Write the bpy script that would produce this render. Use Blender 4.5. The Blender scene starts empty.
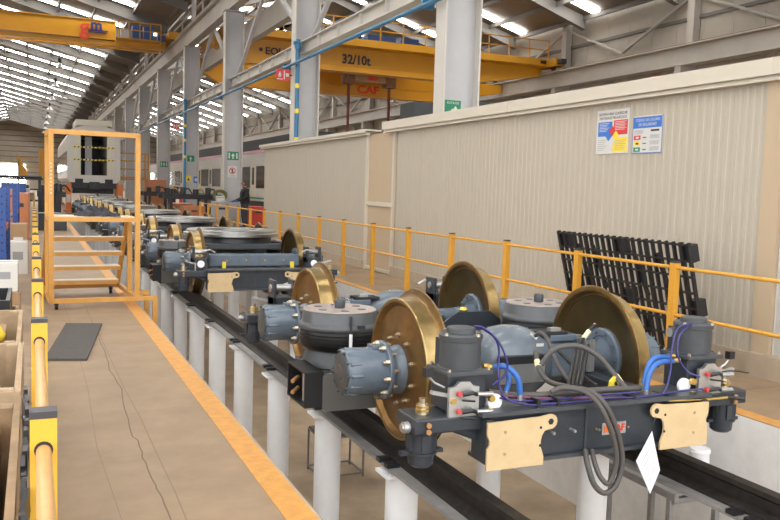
import bpy, math, random
from mathutils import Vector, Matrix
random.seed(7)
SC = bpy.context.scene
COL = SC.collection

# ------------------------------------------------------------------ camera
F = 820.0; CX = 390.0; CY = 260.0; EYE = 1.60
_y = Vector((33.0 - CX, 180.0 - CY, F)).normalized()          # hall axis in image space
_h = Vector((1.0, math.tan(0.031), 0.0))                      # horizon direction (slight roll)
_x = (_h - _y * _h.dot(_y)).normalized()
_z = _x.cross(_y)
if _z.y > 0: _z = -_z
cam_data = bpy.data.cameras.new('camera'); cam_data.sensor_width = 36.0
cam_data.lens = F / 780.0 * 36.0; cam_data.clip_end = 600.0; cam_data.clip_start = 0.05
cam = bpy.data.objects.new('camera', cam_data); COL.objects.link(cam)
right = Vector((_x.x, _y.x, _z.x)); down = Vector((_x.y, _y.y, _z.y)); fwd = Vector((_x.z, _y.z, _z.z))
cam.matrix_world = Matrix(((right.x, -down.x, -fwd.x, 0), (right.y, -down.y, -fwd.y, 0),
                           (right.z, -down.z, -fwd.z, EYE), (0, 0, 0, 1)))
SC.camera = cam

def at(u, v, X=None, Y=None, Z=None):
    """the point seen at photo pixel (u, v) on a known world plane"""
    d = Vector((u - CX, v - CY, F))
    w = Vector((d.dot(_x), d.dot(_y), d.dot(_z)))
    if X is not None: t = X / w.x
    elif Y is not None: t = Y / w.y
    else: t = (Z - EYE) / w.z
    return Vector((w.x * t, w.y * t, w.z * t + EYE))

# ------------------------------------------------------------------ light
world = bpy.data.worlds.new('world'); SC.world = world; world.use_nodes = True
bg = world.node_tree.nodes['Background']
bg.inputs[0].default_value = (0.98, 0.99, 1.0, 1); bg.inputs[1].default_value = 2.5
SC.view_settings.view_transform = 'Standard'; SC.view_settings.look = 'None'
SC.view_settings.gamma = 1.0; SC.view_settings.use_curve_mapping = False
SC.view_settings.exposure = 0.28
SKYLIGHT = 16.0

# ------------------------------------------------------------------ materials
MATS = {}
def mat(name, col, rough=0.5, metal=0.0, noise=0.0, scale=8.0, bump=0.0, bscale=60.0, emit=0.0, col2=None, spec=0.5, trans=0.0):
    m = bpy.data.materials.new(name); m.use_nodes = True
    nt = m.node_tree; b = nt.nodes['Principled BSDF']
    b.inputs['Base Color'].default_value = (*col, 1); b.inputs['Roughness'].default_value = rough
    b.inputs['Metallic'].default_value = metal; b.inputs['Specular IOR Level'].default_value = spec
    if emit:
        b.inputs['Emission Color'].default_value = (*col, 1); b.inputs['Emission Strength'].default_value = emit
    if trans: b.inputs['Transmission Weight'].default_value = trans
    if noise or bump:
        tc = nt.nodes.new('ShaderNodeTexCoord')
    if noise:
        n = nt.nodes.new('ShaderNodeTexNoise'); n.inputs['Scale'].default_value = scale; n.inputs['Detail'].default_value = 6
        n.inputs['Roughness'].default_value = 0.65
        nt.links.new(tc.outputs['Object'], n.inputs['Vector'])
        r = nt.nodes.new('ShaderNodeValToRGB')
        c2 = col2 or tuple(c * (1 - noise) for c in col)
        r.color_ramp.elements[0].position = 0.32; r.color_ramp.elements[0].color = (*c2, 1)
        r.color_ramp.elements[1].position = 0.68
        r.color_ramp.elements[1].color = (*[min(1, c * (1 + noise * 0.35)) for c in col], 1)
        nt.links.new(n.outputs['Fac'], r.inputs['Fac']); nt.links.new(r.outputs['Color'], b.inputs['Base Color'])
    if bump:
        n2 = nt.nodes.new('ShaderNodeTexNoise'); n2.inputs['Scale'].default_value = bscale; n2.inputs['Detail'].default_value = 4
        nt.links.new(tc.outputs['Object'], n2.inputs['Vector'])
        bp = nt.nodes.new('ShaderNodeBump'); bp.inputs['Strength'].default_value = bump; bp.inputs['Distance'].default_value = 0.01
        nt.links.new(n2.outputs['Fac'], bp.inputs['Height']); nt.links.new(bp.outputs['Normal'], b.inputs['Normal'])
    MATS[name] = m
    return m

mat('concrete', (0.335, 0.235, 0.145), 0.55, noise=0.22, scale=2.2, bump=0.08, bscale=90)
mat('pit_concrete', (0.42, 0.315, 0.21), 0.65, noise=0.25, scale=2.0, bump=0.1, bscale=70)
mat('stripe', (0.68, 0.33, 0.075), 0.5, noise=0.18, scale=14)
mat('pit_white', (0.88, 0.87, 0.85), 0.6, noise=0.10, scale=5)
mat('crack', (0.19, 0.135, 0.09), 0.9)
mat('joint', (0.27, 0.20, 0.138), 0.9)
mat('post_white', (0.94, 0.95, 0.97), 0.35, noise=0.05, scale=6)
mat('rail_dark', (0.04, 0.034, 0.03), 0.55, 0.5, noise=0.5, scale=18)
mat('beam_grey', (0.33, 0.32, 0.31), 0.5, 0.3, noise=0.2, scale=9)
mat('slate', (0.036, 0.043, 0.053), 0.38, noise=0.2, scale=12)
mat('slate_mid', (0.058, 0.064, 0.071), 0.42, noise=0.2, scale=12)
mat('bluegrey', (0.135, 0.172, 0.215), 0.27, noise=0.18, scale=10)
mat('dome_blue', (0.145, 0.172, 0.20), 0.2, noise=0.1, scale=6)
mat('wheel_face', (0.28, 0.155, 0.052), 0.36, 0.75, noise=0.30, scale=9)
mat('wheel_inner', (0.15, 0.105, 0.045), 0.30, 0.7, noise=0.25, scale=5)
mat('tread_gold', (0.42, 0.30, 0.13), 0.30, 0.9, noise=0.2, scale=20)
mat('flange_gold', (0.25, 0.155, 0.06), 0.33, 0.85, noise=0.25, scale=16)
mat('plate_beige', (0.64, 0.47, 0.255), 0.6, noise=0.10, scale=9)
mat('hole_dark', (0.02, 0.02, 0.022), 0.7)
mat('rubber', (0.010, 0.010, 0.011), 0.38, noise=0.2, scale=30, spec=0.3)
mat('spring_grey', (0.085, 0.09, 0.095), 0.33, 0.2, noise=0.1, scale=10)
mat('spring_top', (0.46, 0.39, 0.36), 0.4, 0.3, noise=0.22, scale=7)
mat('bolt_zinc', (0.55, 0.49, 0.38), 0.3, 0.9)
mat('brass', (0.65, 0.45, 0.14), 0.3, 0.9)
mat('aluminium', (0.55, 0.55, 0.54), 0.35, 0.8, noise=0.15, scale=14)
mat('silver', (0.5, 0.5, 0.49), 0.32, 0.95, noise=0.25, scale=7)
mat('hose_grey', (0.085, 0.077, 0.072), 0.5)
mat('hose_black', (0.025, 0.024, 0.024), 0.45)
mat('hose_blue', (0.035, 0.14, 0.46), 0.35)
mat('wire_purple', (0.04, 0.034, 0.17), 0.4)
mat('wire_maroon', (0.20, 0.06, 0.12), 0.45)
mat('yellow_tag', (0.80, 0.62, 0.05), 0.45)
mat('cream_tape', (0.78, 0.72, 0.45), 0.6)
mat('red_paint', (0.55, 0.05, 0.04), 0.45)
mat('black_paint', (0.015, 0.015, 0.017), 0.4)
mat('orange_rail', (0.70, 0.345, 0.04), 0.40, noise=0.08, scale=10)
mat('handrail', (0.62, 0.36, 0.14), 0.42, noise=0.12, scale=12)
mat('safety_yellow', (0.76, 0.44, 0.045), 0.38, noise=0.07, scale=10)
mat('platform_orange', (0.64, 0.325, 0.072), 0.42, noise=0.12, scale=10)
mat('tread_cream', (0.72, 0.63, 0.50), 0.6)
mat('cap_black', (0.05, 0.05, 0.055), 0.5)
mat('panel_white', (0.465, 0.415, 0.335), 0.42, noise=0.03, scale=3)
mat('panel_cool', (0.52, 0.50, 0.47), 0.42)
mat('panel_tan', (0.50, 0.385, 0.26), 0.5)
mat('coping', (0.60, 0.545, 0.45), 0.45)
mat('kerb', (0.45, 0.36, 0.265), 0.65, noise=0.1, scale=5)
mat('col_grey', (0.46, 0.455, 0.46), 0.45, noise=0.05, scale=3)
mat('col_light', (0.56, 0.53, 0.48), 0.45)  # column flanges: warm light they catch is painted in; pale beams share it
mat('steel_beige', (0.42, 0.385, 0.34), 0.5, noise=0.08, scale=2)
mat('hall_wall', (0.38, 0.335, 0.275), 0.6, noise=0.08, scale=0.7)
mat('roof_sheet', (0.20, 0.165, 0.13), 0.6, noise=0.10, scale=0.6)
mat('rafter', (0.13, 0.12, 0.108), 0.55)
mat('crane_yellow', (0.60, 0.28, 0.012), 0.38, noise=0.06, scale=1.5)
mat('rust', (0.26, 0.13, 0.07), 0.7, noise=0.3, scale=5)
mat('pipe_blue', (0.03, 0.17, 0.33), 0.35)
mat('box_blue', (0.02, 0.07, 0.24), 0.4)
mat('sign_green', (0.01, 0.22, 0.10), 0.45)
mat('sign_red', (0.62, 0.05, 0.05), 0.45)
mat('sign_blue', (0.04, 0.17, 0.55), 0.45)
mat('sign_yellow', (0.85, 0.65, 0.06), 0.45)
mat('sign_white', (0.62, 0.61, 0.58), 0.45)
mat('ink', (0.03, 0.03, 0.035), 0.6)
mat('ink_grey', (0.30, 0.30, 0.31), 0.6)
mat('ink_red', (0.66, 0.05, 0.02), 0.5)
mat('ink_orange', (0.80, 0.16, 0.03), 0.5)
mat('ink_navy', (0.02, 0.02, 0.16), 0.5)
mat('skylight', (1.0, 0.985, 0.95), 0.5, emit=SKYLIGHT)
mat('lamp_glass', (1.0, 0.96, 0.88), 0.4, emit=3.0)
mat('wood', (0.38, 0.25, 0.135), 0.7, noise=0.3, scale=9)
mat('wood_pale', (0.46, 0.33, 0.20), 0.7, noise=0.25, scale=10)
mat('cardboard', (0.36, 0.225, 0.12), 0.75, noise=0.12, scale=6)
mat('plastic_wrap', (0.55, 0.55, 0.55), 0.2)
mat('rack_blue', (0.02, 0.065, 0.26), 0.4)
mat('pallet_black', (0.018, 0.018, 0.020), 0.45)
mat('mat_grey', (0.085, 0.078, 0.073), 0.75, noise=0.2, scale=25)
mat('cloth_dark', (0.045, 0.045, 0.055), 0.85, noise=0.3, scale=20)
mat('train_white', (0.62, 0.60, 0.56), 0.4, noise=0.05, scale=1)
mat('train_pink', (0.30, 0.06, 0.09), 0.4)
mat('train_glass', (0.025, 0.022, 0.02), 0.12)
mat('train_jamb', (0.66, 0.62, 0.50), 0.45)
mat('jack_orange', (0.62, 0.17, 0.03), 0.45)
mat('brick_orange', (0.52, 0.20, 0.09), 0.6, noise=0.15, scale=3)
mat('dark_steel', (0.045, 0.045, 0.05), 0.45, 0.3, noise=0.3, scale=6)
mat('grey_box', (0.36, 0.36, 0.37), 0.5)
mat('skin', (0.36, 0.19, 0.115), 0.55)
mat('jacket', (0.012, 0.012, 0.014), 0.8)
mat('hair', (0.012, 0.010, 0.009), 0.6)
mat('glove_blue', (0.03, 0.09, 0.30), 0.6)
mat('paper', (0.70, 0.69, 0.76), 0.7)
mat('vent_grey', (0.13, 0.14, 0.13), 0.5, 0.3)
mat('ac_dark', (0.035, 0.037, 0.04), 0.55)
mat('wire_frame', (0.20, 0.19, 0.18), 0.5, 0.4)
mat('plate_grey', (0.125, 0.125, 0.118), 0.5)
mat('hanger_red', (0.17, 0.04, 0.03), 0.5)
mat('olive', (0.16, 0.15, 0.04), 0.6)
mat('amber', (0.42, 0.22, 0.08), 0.5)

# ------------------------------------------------------------------ mesh helpers
def frame_of(d):
    d = Vector(d).normalized()
    up = Vector((0, 0, 1)) if abs(d.z) < 0.95 else Vector((0, 1, 0))
    a = d.cross(up).normalized(); b = a.cross(d).normalized()
    return d, a, b

class MB:
    def __init__(self): self.v = []; self.f = []
    def add(self, vs, fs):
        o = len(self.v); self.v += [tuple(p) for p in vs]; self.f += [tuple(i + o for i in f) for f in fs]; return self
    def box(self, x0, x1, y0, y1, z0, z1):
        vs = [(x, y, z) for z in (z0, z1) for y in (y0, y1) for x in (x0, x1)]
        return self.add(vs, [(0, 2, 3, 1), (4, 5, 7, 6), (0, 1, 5, 4), (1, 3, 7, 5), (3, 2, 6, 7), (2, 0, 4, 6)])
    def cbox(self, c, s, rot=None):
        hx, hy, hz = s[0] / 2, s[1] / 2, s[2] / 2
        vs = [Vector((x, y, z)) for z in (-hz, hz) for y in (-hy, hy) for x in (-hx, hx)]
        if rot is not None: vs = [rot @ p for p in vs]
        return self.add([p + Vector(c) for p in vs], [(0, 2, 3, 1), (4, 5, 7, 6), (0, 1, 5, 4), (1, 3, 7, 5), (3, 2, 6, 7), (2, 0, 4, 6)])
    def bar(self, p0, p1, w, h):
        p0 = Vector(p0); p1 = Vector(p1); d, a, b = frame_of(p1 - p0)
        vs = [p + a * (sa * w / 2) + b * (sb * h / 2) for p in (p0, p1) for sa, sb in ((-1, -1), (1, -1), (1, 1), (-1, 1))]
        return self.add(vs, [(0, 1, 2, 3), (7, 6, 5, 4), (0, 4, 5, 1), (1, 5, 6, 2), (2, 6, 7, 3), (3, 7, 4, 0)])
    def cyl(self, p0, p1, r0, r1=None, n=16):
        if r1 is None: r1 = r0
        p0 = Vector(p0); p1 = Vector(p1); d, a, b = frame_of(p1 - p0)
        vs = []
        for p, r in ((p0, r0), (p1, r1)):
            for i in range(n):
                t = 2 * math.pi * i / n; vs.append(p + (a * math.cos(t) + b * math.sin(t)) * r)
        fs = [(i, (i + 1) % n, n + (i + 1) % n, n + i) for i in range(n)]
        fs += [tuple(range(n - 1, -1, -1)), tuple(range(n, 2 * n))]
        return self.add(vs, fs)
    def tube(self, pts, r, n=8):
        pts = [Vector(p) for p in pts]; vs = []; fs = []
        d0, a, b = frame_of(pts[1] - pts[0])
        for i, p in enumerate(pts):
            if i == 0: t = pts[1] - pts[0]
            elif i == len(pts) - 1: t = pts[-1] - pts[-2]
            else: t = (pts[i + 1] - pts[i]).normalized() + (pts[i] - pts[i - 1]).normalized()
            if t.length < 1e-9: t = pts[min(i + 1, len(pts) - 1)] - pts[i - 1]
            t.normalize(); a = (a - t * a.dot(t)).normalized(); b = t.cross(a)
            for k in range(n):
                q = 2 * math.pi * k / n; vs.append(p + (a * math.cos(q) + b * math.sin(q)) * r)
        for i in range(len(pts) - 1):
            for k in range(n):
                fs.append((i * n + k, i * n + (k + 1) % n, (i + 1) * n + (k + 1) % n, (i + 1) * n + k))
        fs += [tuple(range(n - 1, -1, -1)), tuple(range((len(pts) - 1) * n, len(pts) * n))]
        return self.add(vs, fs)
    def lathe(self, prof, o=(0, 0, 0), axis=(0, 0, 1), n=24, closed=False):
        """prof: (radius, distance along axis); closed joins the last to the first"""
        d, a, b = frame_of(axis); o = Vector(o); vs = []; fs = []
        for r, h in prof:
            for i in range(n):
                t = 2 * math.pi * i / n; vs.append(o + d * h + (a * math.cos(t) + b * math.sin(t)) * r)
        m = len(prof)
        for j in range(m if closed else m - 1):
            k = (j + 1) % m
            for i in range(n): fs.append((j * n + i, j * n + (i + 1) % n, k * n + (i + 1) % n, k * n + i))
        if not closed:
            fs += [tuple(range(n - 1, -1, -1)), tuple(range((m - 1) * n, m * n))]
        return self.add(vs, fs)
    def prism(self, poly, ax, d0, d1):
        """poly of 2-D points; ax 'x': (y,z) extruded in x; 'y': (x,z) in y; 'z': (x,y) in z"""
        def mk(p, d): return (d, p[0], p[1]) if ax == 'x' else ((p[0], d, p[1]) if ax == 'y' else (p[0], p[1], d))
        n = len(poly)
        vs = [mk(p, d0) for p in poly] + [mk(p, d1) for p in poly]
        fs = [(i, (i + 1) % n, n + (i + 1) % n, n + i) for i in range(n)]
        fs += [tuple(range(n - 1, -1, -1)), tuple(range(n, 2 * n))]
        return self.add(vs, fs)
    def mesh(self, name, m, smooth=32):
        me = bpy.data.meshes.new(name); me.from_pydata(self.v, [], self.f)
        import bmesh
        bm = bmesh.new(); bm.from_mesh(me); bmesh.ops.recalc_face_normals(bm, faces=bm.faces); bm.to_mesh(me); bm.free()
        if m: me.materials.append(MATS[m])
        if smooth:
            me.shade_smooth(); me.set_sharp_from_angle(angle=math.radians(smooth))
        return me
    def build(self, name, m, parent=None, loc=None, smooth=32, label=None, bevel=0):
        o = bpy.data.objects.new(name, self.mesh(name, m, smooth)); COL.objects.link(o)
        if parent: o.parent = parent
        if loc is not None: o.location = loc
        if label: o['label'] = label
        if bevel:
            b = o.modifiers.new('bevel', 'BEVEL'); b.width = bevel; b.segments = 2; b.limit_method = 'ANGLE'
        return o

def inst(o, parent, loc=(0, 0, 0), rot=None):
    c = o.copy(); COL.objects.link(c); c.parent = parent; c.location = loc
    if rot is not None: c.rotation_euler = rot
    return c
def empty(name, loc=(0, 0, 0), rz=0.0):
    o = bpy.data.objects.new(name, None); COL.objects.link(o); o.location = loc; o.rotation_euler = (0, 0, rz)
    o.empty_display_size = 0.1
    return o
def tag(o, label, cat, group=None):
    o['label'] = label; o['category'] = cat
    if group: o['group'] = group
    return o
def struct(o, label=None):
    o['kind'] = 'structure'
    if label: o['label'] = label
    return o
def copy_tree(o, parent=None, skip=()):
    kids = [c for c in o.children if c.name.split('.')[0] not in skip]
    c = o.copy(); COL.objects.link(c); c.parent = parent
    for k in kids: copy_tree(k, c, skip)
    return c
def smoothpath(pts, k=6):
    pts = [Vector(p) for p in pts]
    if len(pts) < 3: return pts
    out = []
    ext = [pts[0] * 2 - pts[1]] + pts + [pts[-1] * 2 - pts[-2]]
    for i in range(1, len(ext) - 2):
        p0, p1, p2, p3 = ext[i - 1:i + 3]
        for j in range(k):
            t = j / k
            out.append(0.5 * ((2 * p1) + (p2 - p0) * t + (2 * p0 - 5 * p1 + 4 * p2 - p3) * t * t + (3 * p1 - p0 - 3 * p2 + p3) * t ** 3))
    out.append(pts[-1])
    return out
def text(name, body, size, m, parent, matrix, extrude=0.002, sx=1.0, bold=0.0):
    cu = bpy.data.curves.new('tmp', 'FONT'); cu.body = body; cu.size = size; cu.extrude = extrude
    cu.align_x = 'CENTER'; cu.align_y = 'CENTER'; cu.resolution_u = 3; cu.offset = bold
    t = bpy.data.objects.new('tmp', cu); COL.objects.link(t)
    dg = bpy.context.evaluated_depsgraph_get(); me = bpy.data.meshes.new_from_object(t.evaluated_get(dg))
    bpy.data.objects.remove(t); bpy.data.curves.remove(cu)
    me.transform(matrix @ Matrix.Diagonal((sx, 1, 1, 1))); me.materials.clear(); me.materials.append(MATS[m])
    o = bpy.data.objects.new(name, me); COL.objects.link(o)
    if parent: o.parent = parent
    return o
# text frames: facing -Y (reads towards +X) and facing -X (reads towards -Y)
def face_ny(x, y, z): return Matrix(((1, 0, 0, x), (0, 0, -1, y), (0, 1, 0, z), (0, 0, 0, 1)))
def face_nx(x, y, z): return Matrix(((0, 0, -1, x), (-1, 0, 0, y), (0, 1, 0, z), (0, 0, 0, 1)))

# ================================================================== SETTING
FLY0, FLY1 = -12.0, 176.0
EDGE_L, EDGE_R, PITZ = 1.28, 4.88, -1.42
floor = struct(MB().box(-15, EDGE_L, FLY0, FLY1, -0.25, 0).build('floor', 'concrete', smooth=0), 'tan concrete walkway floor left of the pit')
floor_right = struct(MB().box(EDGE_R, 27, FLY0, FLY1, -0.25, 0).build('floor_right', 'concrete', smooth=0), 'tan concrete floor right of the pit')
struct(MB().box(EDGE_L - .3, EDGE_R + .3, FLY0, FLY1, PITZ - .2, PITZ).build('floor_pit', 'pit_concrete', smooth=0), 'sunken concrete pit floor under the rails')
struct(MB().box(EDGE_L - .25, EDGE_L, FLY0, FLY1, PITZ, -0.25).build('wall_pit_left', 'pit_white', smooth=0), 'white painted pit side wall below the walkway')
struct(MB().box(EDGE_R, EDGE_R + .25, FLY0, FLY1, PITZ, -0.25).build('wall_pit_right', 'pit_white', smooth=0), 'white painted pit side wall below the railing')
struct(MB().box(EDGE_L, EDGE_R, 45, FLY1, -0.25, 0).build('floor_rear', 'concrete', smooth=0), 'concrete floor closing the far end of the pit')
struct(MB().box(EDGE_L, EDGE_R, 45, 45.2, PITZ, -.25).build('wall_pit_end', 'pit_white', smooth=0))
MB().box(EDGE_R - .002, EDGE_R, FLY0, 45, -0.25, -0.004).build('pit_edge', 'pit_white', floor_right, smooth=0)
MB().box(1.115, 1.265, FLY0, 90, 0, 0.0025).build('stripe', 'stripe', floor, smooth=0, label='orange painted edge stripe')
MB().box(1.265, 1.281, FLY0, 90, -.03, 0.002).build('edge_trim', 'kerb', floor, smooth=0)
MB().box(EDGE_R + .01, EDGE_R + .15, FLY0, 90, 0, 0.0025).build('stripe', 'stripe', floor_right, smooth=0, label='orange painted edge stripe')

def ribbon(pts, w, m, name, parent):
    mb = MB()
    ps = [at(u, v, Z=0) for u, v in pts]
    for i in range(len(ps) - 1):
        d = (ps[i + 1] - ps[i]); n = Vector((-d.y, d.x, 0)).normalized() * w / 2
        e = d.normalized() * w * .3
        mb.add([ps[i] - n - e + Vector((0, 0, .0015)), ps[i + 1] - n + e + Vector((0, 0, .0015)),
                ps[i + 1] + n + e + Vector((0, 0, .0015)), ps[i] + n - e + Vector((0, 0, .0015))], [(0, 1, 2, 3)])
    return mb.build(name, m, parent, smooth=0)
def jag(pts, n, a):
    out = []
    for i in range(len(pts) - 1):
        for k in range(n):
            t = k / n
            out.append((pts[i][0] * (1 - t) + pts[i + 1][0] * t + random.uniform(-a, a), pts[i][1] * (1 - t) + pts[i + 1][1] * t))
    return out + [pts[-1]]
ribbon(jag([(99, 338), (107, 357), (110, 370), (122, 389), (125, 410), (133, 437), (138, 441), (143, 458), (150, 473), (155, 485), (162, 498), (171, 520)], 3, 0.9), .008, 'crack', 'crack', floor)
ribbon([(85, 305), (92, 322), (101, 338), (125, 390), (140, 417), (155, 450), (175, 492), (187, 521)], .008, 'joint', 'floor_joint', floor)
ribbon([(62, 300), (70, 322), (88, 390), (97, 448), (115, 500), (122, 521)], .005, 'joint', 'floor_joint', floor)
ribbon([(40, 345), (68, 338)], .008, 'joint', 'floor_joint', floor)
for Y in (5.1, 7.4, 11.2, 15, 19): # saw-cut joints on the right-hand floor
    MB().box(EDGE_R + .15, 6.1, Y, Y + .008, 0, .0012).build('floor_joint', 'joint', floor_right, smooth=0)

# ------------------------------------------------------------------ white panel office wall
WX = 6.20
def ribbed_panel(y0, y1, z0, z1, x=WX, ribs=9):
    """one sandwich panel: shallow micro-ribs, recessed at its joints"""
    n = ribs; w = (y1 - y0); g = .006; pr = [(y0, x + .05), (y0, x + .008), (y0 + g, x)]
    for i in range(n):
        a = y0 + g + (w - 2 * g) * i / n; s = (w - 2 * g) / n
        pr += [(a + s * .38, x), (a + s * .46, x + .0045), (a + s * .86, x + .0045), (a + s * .94, x)]
    pr += [(y1 - g, x), (y1, x + .008), (y1, x + .05)]
    mb = MB(); k = len(pr)
    vs = [(p[1], p[0], z0) for p in pr] + [(p[1], p[0], z1) for p in pr]
    mb.add(vs, [(i, i + 1, k + i + 1, k + i) for i in range(k - 1)] + [tuple(range(k, 2 * k)), tuple(range(k - 1, -1, -1))])
    return mb
wall = struct(MB().box(WX + .06, WX + .16, 1.0, 23.56, 0, 2.72).build('wall_office', 'panel_white', smooth=0), 'long white ribbed panel wall of the built-in office')
for i in range(9): ribbed_panel(5.62 if i == 0 else 4.98 + i, min(5.98 + i, 14.15), .19, 2.72, ribs=4 if i == 0 else 9).build('panel', 'panel_white', wall, smooth=0)
for i in range(4): ribbed_panel(5.42 - 1.0 * (i + 1), 5.42 - 1.0 * i, .19, 2.72, x=WX + .02).build('panel', 'panel_cool', wall, smooth=0)
MB().box(WX - .02, WX + .06, 5.42, 5.62, .19, 2.72).build('corner_post', 'panel_tan', wall, smooth=0)
for i in range(8): ribbed_panel(15.56 + i, 16.56 + i, .17, 2.72).build('panel', 'panel_white', wall, smooth=0)
# door bay between the two panel runs
door = struct(MB().box(WX + .04, WX + .06, 14.15, 15.56, .02, 2.72).build('door_1', 'panel_tan', smooth=0), 'tan double door recessed in the white panel wall')
for a, b in ((14.15, 14.22), (15.49, 15.56)): MB().box(WX - .01, WX + .04, a, b, 0, 2.72).build('door_frame', 'coping', door, smooth=0)
MB().box(WX, WX + .04, 14.22, 15.49, 1.30, 1.38).build('transom', 'coping', door, smooth=0)
MB().box(WX, WX + .04, 14.22, 15.49, .02, .08).build('sill_rail', 'coping', door, smooth=0)
# coping and kerb
def coping(y0, y1, zb, zt, n, name):
    c = struct(MB().box(WX - .12, WX + .25, y0, y1, zt - .03, zt).build(name, 'coping', smooth=0))
    mb = MB(); mb.prism([(WX - .12, zb + .05), (WX - .10, zb + .045), (WX - .10, zt - .03), (WX - .12, zt - .03)], 'y', y0, y1); mb.build('fascia', 'coping', c, smooth=0)
    mb = MB(); mb.prism([(WX - .095, zb), (WX + .0, zb), (WX + .0, zb + .05), (WX - .075, zb + .05)], 'y', y0, y1); mb.build('drip_edge', 'coping', c, smooth=0)
    s = (y1 - y0) / n
    for i in range(n): MB().box(WX - .124, WX - .121, y0 + s * i + s - .012, y0 + s * i + s, zb + .05, zt).build('seam_cover', 'coping', c, smooth=0)
    return c
coping(1.0, 14.5, 2.70, 2.90, 3, 'trim_1'); coping(15.4, 23.75, 2.70, 2.82, 3, 'trim_2')
struct(MB().box(WX - .03, WX + .06, 5.60, 14.15, 0, .19).build('baseboard_office', 'kerb', smooth=0), 'low tan kerb along the white panel wall')
struct(MB().box(WX - .10, WX + .06, 1.0, 5.60, 0, .21).build('baseboard_corner', 'kerb', smooth=0), 'tan kerb step at the wall corner')
struct(MB().box(WX - .03, WX + .06, 15.56, 23.56, 0, .17).build('baseboard_rear', 'kerb', smooth=0), 'low tan kerb under the farther panel wall')
struct(MB().box(WX + .13, 12.2, 1.0, 23.56, 2.55, 2.66).build('ceiling_office', 'panel_white', smooth=0), 'flat roof deck of the office')
struct(MB().box(WX + .16, 12.2, 23.40, 23.56, 0, 2.55).build('wall_office_end', 'panel_white', smooth=0))

# ------------------------------------------------------------------ hall shell
EAVE, RIDGE = 10.6, 13.2
BAYS = [(-14.9, -4.0, 6.9), (7.8, 16.6, 25.4)]      # left eave, ridge, right eave
struct(MB().box(26.0, 26.2, FLY0, FLY1, 0, 11).build('wall_right', 'hall_wall', smooth=0), 'beige sheet-clad side wall of the far hall bay')
struct(MB().box(-15.3, -15.1, 14, FLY1, 0, 11).build('wall_left_blocker', 'hall_wall', smooth=0), 'unseen beige side wall added to darken the far hall')  # unseen, added to darken the far hall; near end left open for daylight
we = struct(MB().prism([(-15.2, 0), (26.1, 0), (26.1, 10.6), (16.6, 13.2), (7.3, 10.6), (-4, 13.2), (-15.2, 10.6)], 'y', FLY1 - .2, FLY1).build('wall_end', 'hall_wall', smooth=0), 'pale sheet-clad end wall of the long hall')
for z in range(2, 13): MB().box(-15, 26, FLY1 - .35, FLY1 - .2, z, z + .12).build('girt', 'rafter', we, smooth=0)
MB().box(-6.2, -1.4, FLY1 - .4, FLY1 - .22, .2, 4.5).build('bright_doorway', 'skylight', we, smooth=0, label='daylit open doorway in the end wall')
PIT = 1.75; BAND0, BSP = -1.0, 6.5; RY0 = -1.5
bands = [BAND0 + BSP * i for i in range(27)]
n_pane = 0
for bi, (xl, xr, xe) in enumerate(BAYS):
    ceil = struct(MB().prism([(xl - .4, EAVE), (xr, RIDGE), (xe + .4, EAVE), (xe + .4, EAVE + .12), (xr, RIDGE + .12), (xl - .4, EAVE + .12)], 'y', RY0, FLY1)
                  .build('ceiling' if bi == 0 else 'ceiling_far_bay', 'roof_sheet', smooth=0), 'pitched sheet roof with rows of skylights' if bi == 0 else 'pitched sheet roof of the farther bay')
    for side, (x0, x1) in enumerate(((xr, xl), (xr, xe))):
        L = abs(x1 - x0); sg = 1 if x1 > x0 else -1; sl = (EAVE - RIDGE) / L; npn = int(L / PIT)
        def zz(d): return RIDGE + sl * d
        # rafters
        mb = MB(); mb.prism([(x0, RIDGE - .02), (x1, EAVE - .02), (x1, EAVE - .62), (x0, RIDGE - .36)], 'y', -.11, .11)
        me = mb.mesh('rafter', 'rafter', 0)
        mf = MB(); mf.prism([(x0, RIDGE - .36), (x1, EAVE - .62), (x1, EAVE - .66), (x0, RIDGE - .40)], 'y', -.16, .16)
        mf = mf.mesh('rafter_flange', 'rafter', 0)
        for b in bands:
            r = bpy.data.objects.new('rafter', me); COL.objects.link(r); r.parent = ceil; r.location = (0, b + 3.25, 0)
            r2 = bpy.data.objects.new('rafter_flange', mf); COL.objects.link(r2); r2.parent = r
        # purlins
        for k in range(npn + 1):
            d = min(k * L / npn, L - .1); x = x0 + sg * d
            MB().box(x - .05, x + .05, RY0, FLY1, zz(d) - .24, zz(d) - .04).build('purlin', 'rafter', ceil, smooth=0)
        # skylight panes between the purlins
        dw = L / npn
        pm = MB(); a0, a1 = .10, dw - .10
        pm.add([(sg * a0, -.29, sl * a0 - .02), (sg * a1, -.29, sl * a1 - .02), (sg * a1, .29, sl * a1 - .02), (sg * a0, .29, sl * a0 - .02),
                (sg * a0, -.29, sl * a0 + .01), (sg * a1, -.29, sl * a1 + .01), (sg * a1, .29, sl * a1 + .01), (sg * a0, .29, sl * a0 + .01)],
               [(0, 1, 2, 3), (7, 6, 5, 4), (0, 4, 5, 1), (1, 5, 6, 2), (2, 6, 7, 3), (3, 7, 4, 0)])
        pme = pm.mesh('skylight_pane', 'skylight', 0)
        rest = MB()
        for b in bands:
            for k in range(npn):
                if side == 1 and bi == 0 and k == npn - 1: continue
                lo = Vector((x0 + sg * dw * k, b + 2.2, zz(dw * k)))
                if 20 < b < 125:
                    o = bpy.data.objects.new('skylight_pane', pme); COL.objects.link(o); o.parent = ceil; o.location = lo
                else: rest.add([Vector(v) + lo for v in pm.v], pm.f)
        o = rest.build('skylight_strip', 'skylight', ceil, smooth=0); o['kind'] = 'stuff'

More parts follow.
